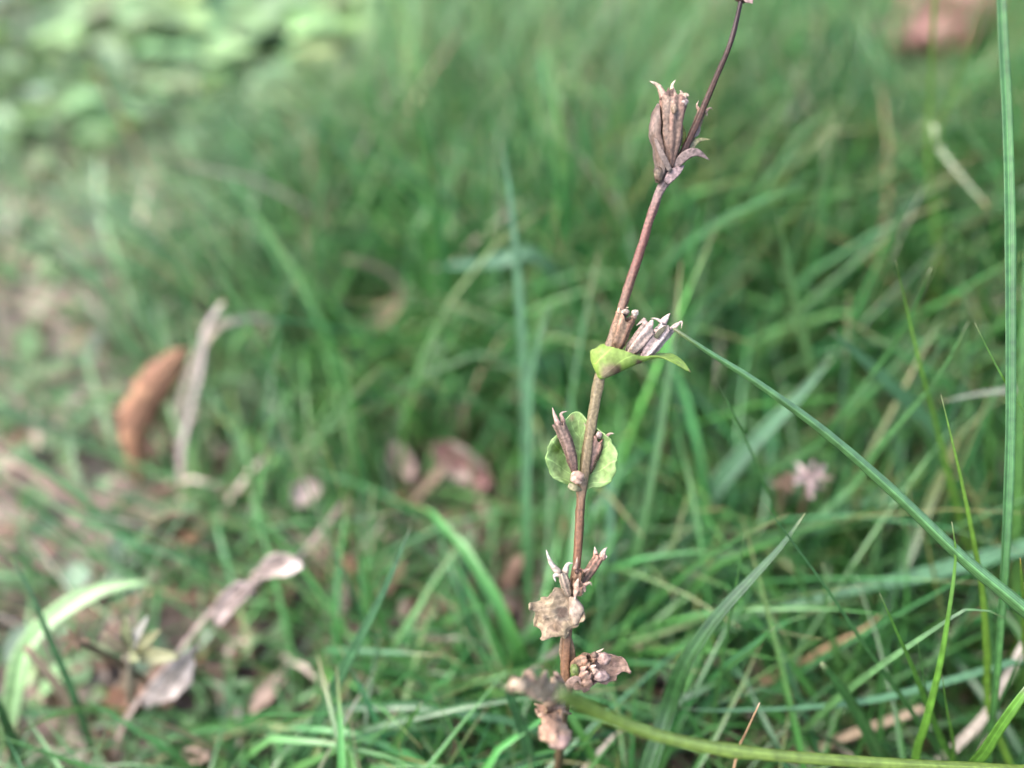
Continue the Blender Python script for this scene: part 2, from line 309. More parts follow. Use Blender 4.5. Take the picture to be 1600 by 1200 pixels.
Lp = merge([scraps(2600, (-0.40, 0.36, 0.0, 0.6), 0.006, BROWN, 21, 0.003, near), scraps(260, (-0.09, 0.04, 0.07, 0.165), 0.010, BROWN, 25, 0.006, lambda x, y: x*0+1), scraps(1800, (-0.8, 0.8, -0.3, 1.2), 0.007, BROWN, 22, 0.003, near),
            scraps(420, (0.0, 0.16, 0.04, 0.17), 0.009, [(0.22, 0.15, 0.12), (0.30, 0.22, 0.19), (0.14, 0.09, 0.07), (0.36, 0.28, 0.25)], 24, 0.004, lambda x, y: x*0+1),
            scraps(700, (-0.36, 0.3, 0.02, 0.55), 0.016, [(0.36, 0.29, 0.22), (0.28, 0.2, 0.14), (0.45, 0.38, 0.33)], 23, 0.006, near, (7, 14))])
tag(fast_mesh('leaf_litter', *Lp, M_LITTER), 'crumbled brown leaf litter and straw bits on the soil', 'leaf litter', kind='stuff')
GREEN2 = [(0.17, 0.28, 0.13), (0.22, 0.33, 0.18), (0.14, 0.24, 0.11), (0.26, 0.34, 0.18), (0.22, 0.31, 0.22)]
pathm = lambda x, y: np.clip(1.0-path_edge(x, y), 0.02, 1)
Gc = merge([scraps(7000, (-0.45, 0.10, 0.03, 0.6), 0.0062, GREEN2, 31, 0.007, pathm, (1.1, 2.2)), scraps(700, (-0.26, -0.02, 0.28, 0.50), 0.012, GREEN2, 33, 0.020, lambda x, y: x*0+1, (1.1, 1.7)), scraps(1400, (-0.8, 0.8, -0.3, 1.2), 0.0055, GREEN2, 32, 0.006, pathm, (1.1, 2.2))])
tag(fast_mesh('ground_cover', *Gc, M_HERB), 'tiny pale green leaves creeping over the bare worn soil', 'ground cover', kind='stuff')

# ------------------------------------------------------------------ builders for single things
def to_cam(C): q = np.array(CAMP)-C; return q/np.linalg.norm(q, axis=1)[:, None]
TIPY, GRN, TEAL, YEL, DRK = (0.17, 0.19, 0.08), (0.062, 0.165, 0.042), (0.080, 0.195, 0.088), (0.15, 0.25, 0.035), (0.042, 0.125, 0.034)
PALE, STRAW, WHITE = (0.16, 0.27, 0.11), (0.34, 0.26, 0.17), (0.46, 0.41, 0.35)
def ribbon(C, width, roll, fold, thick, prof, twist=0.0):
    """closed blade with a folded upper face and a real thickness. returns V, F, uv, t"""
    T, S, Nn = frames(C, to_cam); n = len(C); V, UVs, ts = [], [], []
    us = np.linspace(-1, 1, 7)
    for i in range(n):
        t = i/(n-1); r = roll+twist*t; s = S[i]*math.cos(r)+Nn[i]*math.sin(r); m = np.cross(s, T[i]); h = width*0.5*prof(t)*(1+0.10*noise.noise((t*22, C[0][0]*900, 1.7))+0.05*noise.noise((t*80, C[0][0]*900, 4.1)))
        for k, u in enumerate(us): V.append(C[i]+s*h*u+m*h*fold*(abs(u)-0.5)+m*thick*0.5*(1-0.8*abs(u))*min(1, h/(width*0.2))); UVs.append((k/6, t)); ts.append(t)
        for k, u in enumerate(us[::-1]): V.append(C[i]+s*h*u*0.985+m*h*fold*(abs(u)-0.5)-m*thick*0.5*(1-0.8*abs(u))*min(1, h/(width*0.2))); UVs.append((1-k/6, t)); ts.append(t)
    F = []
    for i in range(n-1):
        for k in range(14): a, b = i*14+k, i*14+(k+1) % 14; F.append((a, b, b+14, a+14))
    F.append(tuple(range(13, -1, -1))); F.append(tuple((n-1)*14+k for k in range(14)))
    return V, F, UVs, np.array(ts)
def blade(label, pts, d0, d1, wpx, col=GRN, roll=0.0, twist=0.0, fold=0.35, tip=0.45, tipcol=TIPY, name='grass_blade', cat='grass blade', mat=None, root=True, basecol=None, shape=None, group=None, blunt=0.05):
    """pts: measured picture positions from tip to foot; d0..d1 their distances; the foot is then run down into the soil"""
    k = len(pts); W = [P(x, y, d0+(d1-d0)*i/(k-1)) for i, (x, y) in enumerate(pts)]
    if root:
        a, b = W[-2], W[-1]; dr = (b-a); dr.z = 0; h = b.z-float(gz(b.x, b.y))
        dr = dr.normalized()*min(0.6*max(h, 0.0), 0.02) if dr.length > 1e-6 else Vector((0, 0, 0))
        r = b+dr; r.z = float(gz(r.x, r.y))-0.0015
        if h > 0.012: m = b.lerp(r, 0.5)+Vector((0, 0, 0.12*h))+dr*0.12; W.append(m)
        if h > -0.001: W.append(r)
    L = sum((W[i+1]-W[i]).length for i in range(len(W)-1)); nseg = max(14, min(60, int(L/0.0022)))
    C = catmull([tuple(p) for p in W], nseg)
    prof = shape or (lambda t: blunt+(1-blunt)*min(1.0, (t/tip))**0.75*(1-0.30*max(0, t-0.6)/0.4))
    width = wpx/FPX*(d0+d1)/2
    V, F, UV, ts = ribbon(C, width, roll, fold, 0.00022, prof, twist)
    c = np.tile(np.array(col), (len(V), 1)); tc = np.array(tipcol)
    kt = np.clip(1-ts/0.035, 0, 1)[:, None]; c = c*(1-kt)+tc*kt
    bc = np.array(basecol if basecol else [col[0]*1.3+0.03, col[1]*1.1+0.02, col[2]*1.2]); kb = np.clip((ts-0.75)/0.25, 0, 1)[:, None]; c = c*(1-kb)+bc*kb; c = c*(1+0.30*np.array([noise.noise((q*9, C[0][0]*700, w_[0]*1.5)) for q, w_ in zip(ts, UV)]))[:, None]; c = c*0.86 if (mat or M_BLADE) is M_BLADE else c*0.9
    o = mesh_obj(name, V, F, mat or M_BLADE, c, UV, origin=C[-1]); return tag(o, label, cat, group)

# --- the blades that can be picked out one by one
blade('long stiff green blade slanting down from the tip of the white dry capsule', [(1052, 513), (1110, 552), (1180, 596), (1290, 676), (1400, 772), (1500, 868), (1600, 952), (1690, 1035)], 0.1135, 0.118, 24, (0.085, 0.20, 0.065), roll=0.0, fold=-1.0, tip=0.5, blunt=0.2)
blade('tall upright green blade beside the slender second culm, running the whole height', [(1562, -70), (1567, 60), (1573, 180), (1577, 330), (1578, 500), (1577, 680), (1570, 860), (1556, 1060), (1545, 1200)], 0.106, 0.126, 17, (0.07, 0.19, 0.05), roll=0.2, twist=0.9, fold=0.6, shape=lambda t: 0.72+0.35*math.sin(math.pi*min(1, t*1.1))-0.2*t)
blade('slender blurred culm standing close behind the tall upright blade', [(1612, 240), (1604, 400), (1598, 560), (1592, 700), (1588, 900)], 0.128, 0.142, 18, (0.075, 0.19, 0.04), roll=0.4)
blade('thin dark blade with a pale tip crossing behind the broad dark blade', [(1195, 788), (1230, 836), (1290, 918), (1360, 1022), (1430, 1122)], 0.117, 0.127, 9, DRK, roll=0.5, fold=0.7)
blade('thin straight blade with bright tip below the curled green leaf', [(1116, 588), (1148, 650), (1172, 702), (1200, 768), (1228, 850), (1262, 930)], 0.120, 0.139, 8, GRN, roll=0.3)
blade('broad dark green blade leaning over, seen from its shaded side', [(1258, 802), (1222, 852), (1180, 898), (1130, 952), (1092, 1002), (1062, 1056), (1044, 1110)], 0.119, 0.126, 29, (0.032, 0.095, 0.026), roll=-0.3, fold=0.5)
blade('bright upright blade with a rolled tip and a leaf joint at mid height', [(1487, 815), (1493, 870), (1482, 960), (1466, 1050), (1446, 1130), (1430, 1200)], 0.115, 0.124, 17, (0.10, 0.24, 0.03), roll=0.3, tip=0.7)
blade('short pointed blade forking left from the bright upright blade', [(1374, 926), (1400, 985), (1428, 1048), (1452, 1110), (1485, 1185)], 0.116, 0.128, 12, (0.075, 0.20, 0.03), roll=0.3)
blade('very short thin spike between the forking blade and the bright upright blade', [(1433, 998), (1440, 1040), (1447, 1085), (1456, 1130)], 0.120, 0.127, 7, GRN, roll=0.2)
blade('narrow yellow-edged blade rising through the slanting stiff blade', [(1470, 616), (1488, 690), (1504, 760), (1520, 840), (1534, 920), (1542, 1020), (1546, 1110)], 0.115, 0.129, 11, (0.12, 0.24, 0.03), roll=0.3)
blade('narrow bright blade whose tip stands free above the dark hollow', [(1399, 406), (1414, 470), (1440, 580), (1460, 655), (1482, 740), (1505, 830)], 0.122, 0.146, 10, (0.11, 0.24, 0.03), roll=0.2)
blade('dark blade crossing the narrow bright one and widening downward', [(1455, 417), (1418, 505), (1374, 570), (1313, 648), (1270, 700)], 0.128, 0.150, 22, DRK, roll=-0.2, tip=0.8)
blade('light green blade leaning left with a needle tip', [(1513, 503), (1470, 582), (1420, 645), (1370, 702), (1330, 760)], 0.127, 0.145, 14, (0.075, 0.19, 0.06))
blade('pale thin blade parallel behind the needle-tipped light green blade', [(1492, 508), (1455, 565), (1425, 620), (1400, 680)], 0.140, 0.155, 13, TEAL)
blade('sharp bright blade tip slanting down beside the tall upright blade', [(1523, 504), (1543, 545), (1568, 592), (1605, 650), (1650, 715)], 0.113, 0.122, 14, (0.10, 0.24, 0.03), roll=0.4, tip=0.8)
blade('wide pale teal blade bent across behind the dark crossing blade', [(1297, 516), (1340, 553), (1390, 600), (1430, 640), (1475, 695)], 0.140, 0.155, 26, TEAL, roll=0.1, tip=0.25)
blade('pale green straight blade standing between soft tufts', [(1216, 338), (1234, 430), (1254, 520), (1274, 610), (1290, 680)], 0.150, 0.172, 15, (0.10, 0.21, 0.07), tip=0.3)
blade('broad glossy teal blade sloping down behind the thin straight blade', [(1300, 560), (1240, 628), (1180, 690), (1120, 760), (1060, 850)], 0.150, 0.158, 40, TEAL, roll=0.2, tip=0.5)
blade('thin level blade along the foot of the broad dark blade', [(1062, 1107), (1130, 1110), (1250, 1106), (1350, 1096), (1440, 1076), (1600, 1030), (1680, 1010)], 0.128, 0.130, 13, TEAL, roll=0.5, tip=0.3)
blade('wide glossy teal blade lying level behind the bright upright blade', [(1165, 962), (1240, 945), (1340, 920), (1450, 896), (1600, 856), (1700, 830)], 0.141, 0.140, 27, TEAL, roll=0.2, tip=0.3)
blade('glossy teal blade lying level under the pink dry flower', [(1075, 880), (1160, 860), (1260, 828), (1340, 795), (1430, 770)], 0.152, 0.160, 30, TEAL, roll=0.2, tip=0.4)
blade('yellow-green stalk arching low in front of the weed foot', [(872, 1080), (905, 1098), (960, 1124), (1040, 1152), (1150, 1173), (1300, 1187), (1450, 1196), (1600, 1203), (1700, 1212)], 0.090, 0.120, 21, (0.17, 0.25, 0.045), roll=0.2, fold=-0.5, shape=lambda t: 0.95-0.25*t+0.22*math.exp(-((t-0.22)/0.012)**2)+0.2*math.exp(-((t-0.55)/0.012)**2), tipcol=(0.17, 0.22, 0.06))
blade('tall pale blade standing left of the weed, bluish at its top', [(784, 218), (795, 290), (804, 380), (811, 460), (817, 560), (820, 660), (822, 760), (830, 850)], 0.146, 0.166, 15, (0.12, 0.255, 0.12), roll=0.2, tip=0.3)
blade('bright green blade overlapping the foot of the tall pale blade', [(862, 470), (842, 530), (828, 600), (824, 700), (822, 800), (826, 920), (826, 1010)], 0.150, 0.152, 17, (0.07, 0.19, 0.065), roll=0.1, tip=0.35)
blade('pale flat blade lying level behind the tall pale blade', [(672, 418), (720, 414), (780, 408), (835, 400)], 0.175, 0.180, 22, (0.14, 0.27, 0.15), tip=0.2, roll=0.1)
blade('second pale flat blade lying level right of the tall pale blade', [(770, 572), (830, 570), (890, 564), (940, 556)], 0.172, 0.18, 18, TEAL, tip=0.2)
blade('soft green blade leaning right over the brown litter', [(642, 822), (602, 918), (560, 1000), (520, 1078), (482, 1158), (460, 1205)], 0.127, 0.134, 24, (0.065, 0.17, 0.07), roll=0.1, tip=0.6)
blade('short soft blade near the leaning blade, with a faint point', [(660, 1096), (632, 1140), (604, 1196), (590, 1230)], 0.127, 0.132, 22, GRN)
blade('dark thin blade with yellow specks at its tip, in front of the arched leaf', [(14, 868), (48, 925), (74, 990), (104, 1060), (130, 1130), (152, 1205)], 0.132, 0.137, 13, (0.11, 0.24, 0.09), roll=0.2, tipcol=(0.35, 0.33, 0.08))
blade('thick dark blade end rising at the foot of the speckled thin blade', [(-20, 1060), (5, 1120), (22, 1170), (38, 1225)], 0.128, 0.133, 20, (0.08, 0.19, 0.06), roll=0.3)
blade('broad pale green leaf arching in a half circle', [(245, 908), (175, 917), (112, 944), (62, 985), (34, 1030), (22, 1085)], 0.146, 0.140, 34, (0.24, 0.41, 0.16), roll=-0.3, tip=0.3)
blade('soft green blade bending down just left of the withered lower leaf', [(790, 1070), (806, 1112), (822, 1160), (836, 1220)], 0.124, 0.130, 21, (0.055, 0.16, 0.06), blunt=0.5)
blade('straight pale teal blade standing just right of the weed stem', [(948, 700), (953, 800), (955, 900), (956, 1000), (956, 1100)], 0.148, 0.146, 15, TEAL, roll=0.1, tip=0.2)
blade('bright green blade in the corner with the white straw', [(1610, 1070), (1572, 1122), (1540, 1172), (1512, 1225)], 0.115, 0.122, 22, (0.09, 0.22, 0.03), roll=0.3, blunt=0.5)
blade('stubby blade tip with orange rust spots', [(1594, 872), (1597, 910), (1601, 960), (1606, 1030)], 0.118, 0.128, 14, (0.12, 0.24, 0.03), tipcol=(0.40, 0.20, 0.04))
blade('small curled leaf branching off the bright upright blade', [(1570, 966), (1540, 953), (1510, 955), (1482, 968)], 0.119, 0.120, 13, (0.08, 0.19, 0.06), root=True)
blade('upright blade behind the narrow yellow-edged blade', [(1530, 880), (1545, 960), (1552, 1050), (1552, 1130)], 0.126, 0.132, 16, (0.06, 0.17, 0.05))
blade('wide pale blade leaning right below the red dead leaf', [(1325, 20), (1290, 80), (1262, 150), (1240, 220), (1222, 280)], 0.215, 0.25, 30, TEAL, roll=0.1, tip=0.2)
blade('thin bright culm in front of the red dead leaf', [(1462, -40), (1457, 60), (1454, 150), (1450, 260)], 0.150, 0.170, 9, (0.12, 0.24, 0.04), blunt=0.5)
blade('thin bright blade slanting from the red dead leaf to the culm', [(1548, -30), (1520, 60), (1490, 140), (1465, 230)], 0.150, 0.172, 8, (0.12, 0.24, 0.04))
blade('long thin pale blade slanting right under the red dead leaf', [(1395, 45), (1440, 100), (1500, 190), (1570, 300)], 0.165, 0.180, 9, (0.11, 0.22, 0.08))
blade('second long thin pale blade lying parallel below the first', [(1370, 85), (1410, 140), (1455, 215), (1500, 280)], 0.170, 0.185, 9, (0.11, 0.22, 0.08))
blade('blade fading from green to a dead orange tip', [(1545, 325), (1510, 285), (1470, 235), (1440, 195)], 0.165, 0.175, 15, (0.16, 0.22, 0.10), tipcol=(0.42, 0.22, 0.10), blunt=0.15)
blade('short thick dark blade with a pale bent tip between the level teal blades', [(1283, 1036), (1312, 1072), (1342, 1118), (1372, 1180), (1385, 1215)], 0.124, 0.131, 26, DRK, roll=0.2, blunt=0.3)
blade('hair-thin upright blade crossing the broad dark blade', [(1163, 832), (1153, 900), (1138, 980), (1124, 1060), (1116, 1130)], 0.121, 0.131, 7, GRN, roll=0.2)
blade('small dark curved blade at the foot of the hair-thin upright blade', [(1212, 978), (1180, 1012), (1142, 1040), (1108, 1072)], 0.122, 0.130, 14, DRK, roll=-0.2)
blade('soft upright blade in the hollow left of the forking blade', [(1286, 880), (1292, 950), (1306, 1020), (1330, 1090)], 0.132, 0.138, 15, GRN)
blade('thin pale blade standing behind the sharp bright tip', [(1500, 380), (1506, 480), (1510, 600), (1514, 720)], 0.138, 0.158, 9, (0.10, 0.21, 0.08))
blade('thin green blade slanting to the tall upright blade', [(1412, 640), (1450, 690), (1490, 760), (1530, 850)], 0.136, 0.148, 12, GRN)
blade('leaning dark blade behind the needle-tipped light green blade', [(1420, 330), (1380, 420), (1345, 500), (1320, 600)], 0.150, 0.172, 14, DRK)
blade('thin dark blade rising beside the whitish straws', [(1600, 1010), (1570, 1080), (1535, 1150), (1512, 1215)], 0.124, 0.131, 9, DRK)
blade('thin bright blade leaning right at the foot of the bright upright blade', [(1472, 1055), (1480, 1110), (1490, 1160), (1496, 1215)], 0.119, 0.127, 7, (0.085, 0.21, 0.03))
blade('long soft blade leaning left behind the round toothed leaf', [(1100, 480), (1060, 560), (1030, 640), (1005, 740)], 0.152, 0.168, 20, TEAL)
# dry straws
DRYK = dict(name='straw', cat='straw', mat=M_STRAW, tipcol=STRAW)
blade('thin upright tan straw above the yellow-green stalk', [(1187, 1098), (1176, 1122), (1163, 1150), (1150, 1185)], 0.116, 0.121, 5, (0.36, 0.23, 0.13), blunt=0.5, **DRYK)
blade('whitish straw lying slantwise under the green corner blade', [(1612, 985), (1580, 1045), (1545, 1110), (1500, 1160), (1450, 1205)], 0.129, 0.133, 15, WHITE, blunt=0.8, **DRYK)
blade('forked whitish straw beside the slanting whitish straw', [(1560, 1090), (1540, 1135), (1525, 1185), (1518, 1220)], 0.130, 0.134, 12, WHITE, blunt=0.8, **DRYK)
blade('short tan straw piece lying behind the forking blade', [(1442, 1106), (1420, 1115), (1395, 1124), (1372, 1132)], 0.134, 0.135, 15, (0.38, 0.29, 0.20), blunt=0.8, **DRYK)
blade('tan dead blade crossing behind the thin dark blade', [(1385, 955), (1340, 988), (1290, 1012), (1245, 1040)], 0.138, 0.142, 12, (0.36, 0.24, 0.14), **DRYK)
blade('pale dry blade lying level behind the bright narrow tip', [(1470, 628), (1530, 615), (1600, 608), (1680, 606)], 0.140, 0.150, 17, (0.34, 0.36, 0.26), **DRYK)
blade('hooked tan straw in the dark green tuft', [(540, 405), (575, 412), (605, 426), (622, 450), (618, 485)], 0.185, 0.20, 11, (0.42, 0.31, 0.21), blunt=0.6, **DRYK)
blade('pale stalk standing behind the folded brown leaf', [(350, 470), (320, 515), (314, 570), (298, 640), (284, 700), (282, 780)], 0.165, 0.175, 10, (0.46, 0.39, 0.35), roll=-0.3, blunt=0.8, **DRYK)
blade('pale side branch lying level by the pale stalk', [(440, 510), (410, 498), (375, 500), (330, 520)], 0.178, 0.17, 13, (0.46, 0.38, 0.29), blunt=0.8, **DRYK)
blade('tan stalk leaning below the arched pale leaf', [(40, 1010), (80, 1060), (120, 1115)], 0.138, 0.140, 16, (0.36, 0.27, 0.18), blunt=0.8, **DRYK)
blade('pale pinkish stalk lying through the brown litter', [(540, 780), (500, 830), (460, 875), (400, 905), (330, 955), (270, 1030), (205, 1110)], 0.160, 0.138, 8, (0.50, 0.39, 0.33), blunt=0.8, **DRYK)

# ------------------------------------------------------------------ leaves from measured rows
def nvec(q): return np.array([noise.noise((q[0]+9.3, q[1]-1.5, q[2]-7.9)), noise.noise((q[0], q[1], q[2])), noise.noise((q[0]+6.3, q[1]+11.1, q[2]-12.6))])
def leaf_mesh(rows, n=26, m=13, ser=0.0, nser=9, wr=0.0, seed=0, cup=0.0):
    """rows of three points (one edge, midrib, other edge) in world space -> lofted leaf with toothed edge and creases"""
    A = np.array(rows, dtype=float); Ls, Ms, Rs = (catmull(A[:, k], n) for k in range(3)); V, UV = [], []
    for i in range(n+1):
        t = i/n; 
        def notch(o): q = t*nser+0.35*math.sin(t*nser*1.9+seed+o)+o; f = q % 1.0; return 1-ser*math.exp(-((f-0.5)/0.13)**2)*min(1, 6*t)+ser*0.25*math.sin(f*math.pi*2)
        e, e2 = notch(0.0), notch(0.37)
        l, mm, r = Ms[i]+(Ls[i]-Ms[i])*e, Ms[i], Ms[i]+(Rs[i]-Ms[i])*e2
        for j in range(m):
            u = j/(m-1)*2-1; p = l*(u*(u-1)/2)+mm*(1-u*u)+r*(u*(u+1)/2)
            if wr: p = p+(nvec((p[0]*420+seed, p[1]*420, p[2]*420))+0.45*nvec((p[0]*1300, p[1]*1300+seed, p[2]*1300)))*wr*(0.3+abs(u))
            V.append(p); UV.append((j/(m-1), t))
    F = [(i*m+j, i*m+j+1, (i+1)*m+j+1, (i+1)*m+j) for i in range(n) for j in range(m-1)]
    return V, F, UV
def thicken(o, th):
    md = o.modifiers.new('thickness', 'SOLIDIFY'); md.thickness = th; md.offset = 0.0; return o
def shade_cols(V, col, col2, amt, scale, seed=0):
    c = []
    for p in V:
        k = min(1, max(0, 0.5+noise.noise((p[0]*scale+seed, p[1]*scale, p[2]*scale))*amt)); c.append([a*(1-k)+b*k for a, b in zip(col, col2)])
    return np.array(c)
def simple_leaf(base, direc, normal, length, width, curl, droop, fold=0.2, n=9, shape='oval'):
    d = Vector(direc).normalized(); s = d.cross(Vector(normal)).normalized(); nn = s.cross(d); rows = []; b = Vector(base)
    for i in range(n):
        t = i/(n-1); h = (math.sin(math.pi*min(1, t*0.96+0.03))**0.7 if shape == 'oval' else math.sin(math.pi*min(1, t**0.75*0.98+0.02))**0.9)*width/2+0.0002
        c = b+d*(length*t)+nn*(-droop*length*t*t)
        rows.append([c-s*h+nn*(fold*h), c, c+s*h+nn*(fold*h+curl*h*t)])
    return rows

# dead leaves: each a thing with its blade of leaf and stalk
def dead_leaf(label, rows, col, col2, wr=0.0004, stalk=True, name='dead_leaf', seed=0, ser=0.0):
    pts = np.array(rows).reshape(-1, 3); k = int(np.argmin(pts[:, 2])); org = pts[k].copy()
    e = empty(name, org); V, F, UV = leaf_mesh(rows, 24, 13, wr=wr, seed=seed, ser=ser, nser=3.4)
    lo = thicken(mesh_obj('leaf_blade', V, F, M_DRYLEAF, shade_cols(V, col, col2, 2.2, 170, seed)*np.array([0.80, 0.84, 0.84]), UV, origin=org, parent=e), 0.0003)
    if stalk:
        M = np.array(rows)[:, 1]; C = catmull([M[0]+(M[0]-M[1])*0.5+np.array([0, 0, -0.001]), M[0], M[2], M[len(M)//2], M[-2]], 20)
        V2, F2, c2 = tube(C, np.linspace(0.0006, 0.00015, 21), 6, np.tile(np.array(col)*0.7, (21, 1)))
        mesh_obj('midrib', V2, F2, M_STEM, c2, origin=org, parent=e)
    return tag(e, label, 'dead leaf')
def tube(C, rad, ns, cols, ribs=0, ribamp=0.0, jit=0.0, seed=0, hint=(0.31, 0.77, 0.55)):
    C = np.asarray(C, dtype=float); T, S, Nn = frames(C, np.array(hint)); V, cc, F = [], [], []
    for i in range(len(C)):
        for k in range(ns):
            a = 2*math.pi*k/ns; r = rad[i]*(1+ribamp*math.cos(ribs*a)); 
            if jit: r *= 1+jit*noise.noise((k*0.9+seed, i*0.55, seed*1.7))
            V.append(C[i]+(S[i]*math.cos(a)+Nn[i]*math.sin(a))*r); cc.append(cols[i])
    for i in range(len(C)-1):
        for k in range(ns): a, b = i*ns+k, i*ns+(k+1) % ns; F.append((a, b, b+ns, a+ns))
    F.append(tuple(range(ns-1, -1, -1))); F.append(tuple((len(C)-1)*ns+k for k in range(ns)))
    return V, F, np.array(cc)
def rows_px(rows, d, dd=1e-3):
    return [[tuple(P(q[0], q[1], d(i/(len(rows)-1)) + (q[2]*dd if len(q) > 2 else 0))) for q in r] for i, r in enumerate(rows)]
dead_leaf('folded orange-brown leaf leaning against the pale stalk', rows_px([
    [(282, 545, 0), (288, 549, 0), (294, 553, .6)], [(250, 555, 0), (270, 562, -.4), (290, 572, 1.2)], [(214, 592, 0), (240, 604, -.5), (264, 618, 1.6)],
    [(189, 645, 0), (214, 656, -.5), (238, 668, 1.6)], [(191, 690, 0), (208, 698, -.3), (226, 706, 1.2)], [(202, 722, 0), (213, 729, 0), (225, 736, .8)], [(213, 758, 0), (216, 758, 0), (219, 758, .3)]],
    lambda t: 0.172+0.003*t), (0.44, 0.225, 0.125), (0.30, 0.145, 0.085), seed=3, wr=0.0006)
dead_leaf('reddish dead leaf lying beyond the grass at the thin culm', rows_px([
    [(1375, 70, 5), (1378, 78, 5), (1385, 86, 3)], [(1395, 30, 8), (1410, 55, 0), (1420, 78, -3)], [(1420, -15, 10), (1445, 35, 0), (1455, 75, -4)],
    [(1470, -40, 12), (1490, 20, 2), (1500, 74, -3)], [(1510, -50, 12), (1525, 5, 4), (1535, 55, 0)], [(1560, -50, 8), (1563, -30, 6), (1566, -5, 4)]],
    lambda t: 0.29+0.0*t), (0.26, 0.11, 0.08), (0.50, 0.28, 0.24), seed=9, wr=0.006, ser=0.4)
dead_leaf('curled tan leaf lying in front of the folded brown leaf', rows_px([
    [(230, 830, 0), (234, 842, 0), (240, 850, 0)], [(255, 805, -4), (262, 830, 2), (266, 852, 0)], [(285, 800, -4), (290, 826, 3), (294, 850, 0)], [(312, 806, -2), (314, 818, 0), (316, 832, 0)]],
    lambda t: 0.160), (0.36, 0.22, 0.13), (0.42, 0.30, 0.20), seed=12)
dead_leaf('red and cream dead leaf piece under the green tuft', rows_px([
    [(682, 690, 0), (678, 700, 0), (676, 712, 0)], [(712, 694, -2), (706, 716, 1), (698, 738, 0)], [(745, 715, -2), (736, 736, 1), (724, 756, 0)], [(772, 748, 0), (765, 760, 0), (755, 768, 0)]],
    lambda t: 0.176-0.006*t), (0.17, 0.085, 0.075), (0.36, 0.29, 0.24), seed=15)
dead_leaf('pale pink dry petal-like leaf scrap under the green tuft', rows_px([
    [(612, 694, 0), (620, 692, 0), (630, 694, 0)], [(608, 712, -1), (622, 715, 1), (640, 712, -1)], [(616, 732, -1), (632, 734, 1), (648, 730, -1)], [(634, 748, 0), (640, 748, 0), (648, 744, 0)]],
    lambda t: 0.178-0.003*t), (0.52, 0.38, 0.34), (0.44, 0.31, 0.26), seed=18, stalk=False)
dead_leaf('small pale round leaf scrap above the pinkish stalk', rows_px([
    [(455, 762, 0), (458, 770, 0), (456, 780, 0)], [(468, 752, 0), (470, 770, 1), (466, 790, 0)], [(486, 752, 0), (486, 768, 1), (482, 786, 0)], [(500, 760, 0), (500, 768, 0), (496, 776, 0)]],
    lambda t: 0.165), (0.54, 0.42, 0.38), (0.46, 0.35, 0.30), seed=21, stalk=False)
dead_leaf('papery pink leaf at the bend of the pinkish stalk', rows_px([
    [(404, 884, 0), (406, 892, 0), (408, 902, 0)], [(425, 868, -1), (430, 886, 1), (430, 902, -1)], [(450, 866, -1), (452, 882, 1), (450, 896, -1)], [(472, 878, 0), (474, 884, 0), (472, 890, 0)]],
    lambda t: 0.142, 0.25e-3), (0.62, 0.50, 0.46), (0.50, 0.38, 0.33), seed=24)
dead_leaf('long papery pink leaf along the middle of the pinkish stalk', rows_px([
    [(385, 908, 0), (392, 914, 0), (398, 922, 0)], [(360, 918, -1), (368, 932, 1), (378, 944, -1)], [(338, 938, -1), (348, 954, 1), (358, 964, -1)], [(334, 972, 0), (338, 976, 0), (344, 978, 0)]],
    lambda t: 0.141, 0.25e-3), (0.60, 0.48, 0.45), (0.48, 0.36, 0.32), seed=27)
dead_leaf('greyish withered leaf low on the pinkish stalk', rows_px([
    [(300, 1010, 0), (300, 1022, 0), (306, 1034, 0)], [(276, 1030, -1), (282, 1050, 1), (300, 1066, -1)], [(248, 1056, -1), (258, 1074, 1), (276, 1088, -1)], [(218, 1092, 0), (222, 1100, 0), (230, 1106, 0)]],
    lambda t: 0.139, 0.25e-3), (0.46, 0.38, 0.35), (0.54, 0.45, 0.41), seed=30)
dead_leaf('dark brown dead leaf lying flat in the litter', rows_px([
    [(648, 912, 0), (655, 922, 0), (664, 930, 0)], [(672, 896, 0), (684, 916, 1), (696, 936, 0)], [(704, 900, 0), (712, 912, 1), (720, 926, 0)], [(734, 908, 0), (736, 912, 0), (738, 918, 0)]],
    lambda t: 0.160), (0.15, 0.085, 0.06), (0.24, 0.14, 0.10), seed=33)
dead_leaf('short whitish scrap lying under the small green weed', rows_px([
    [(284, 1172, 0), (284, 1178, 0), (286, 1186, 0)], [(302, 1170, 0), (304, 1180, 1), (304, 1190, 0)], [(326, 1176, 0), (328, 1182, 0), (326, 1188, 0)]],
    lambda t: 0.134), (0.48, 0.34, 0.28), (0.42, 0.30, 0.24), seed=36, stalk=False)
dead_leaf('brown scrap in the dark hollow right of the weed', rows_px([
    [(1395, 838, 0), (1398, 846, 0), (1400, 856, 0)], [(1430, 820, 0), (1436, 836, 1), (1440, 852, 0)], [(1470, 826, 0), (1472, 838, 1), (1474, 848, 0)], [(1500, 838, 0), (1502, 844, 0), (1502, 850, 0)]],
    lambda t: 0.164), (0.20, 0.12, 0.10), (0.28, 0.18, 0.15), seed=39)

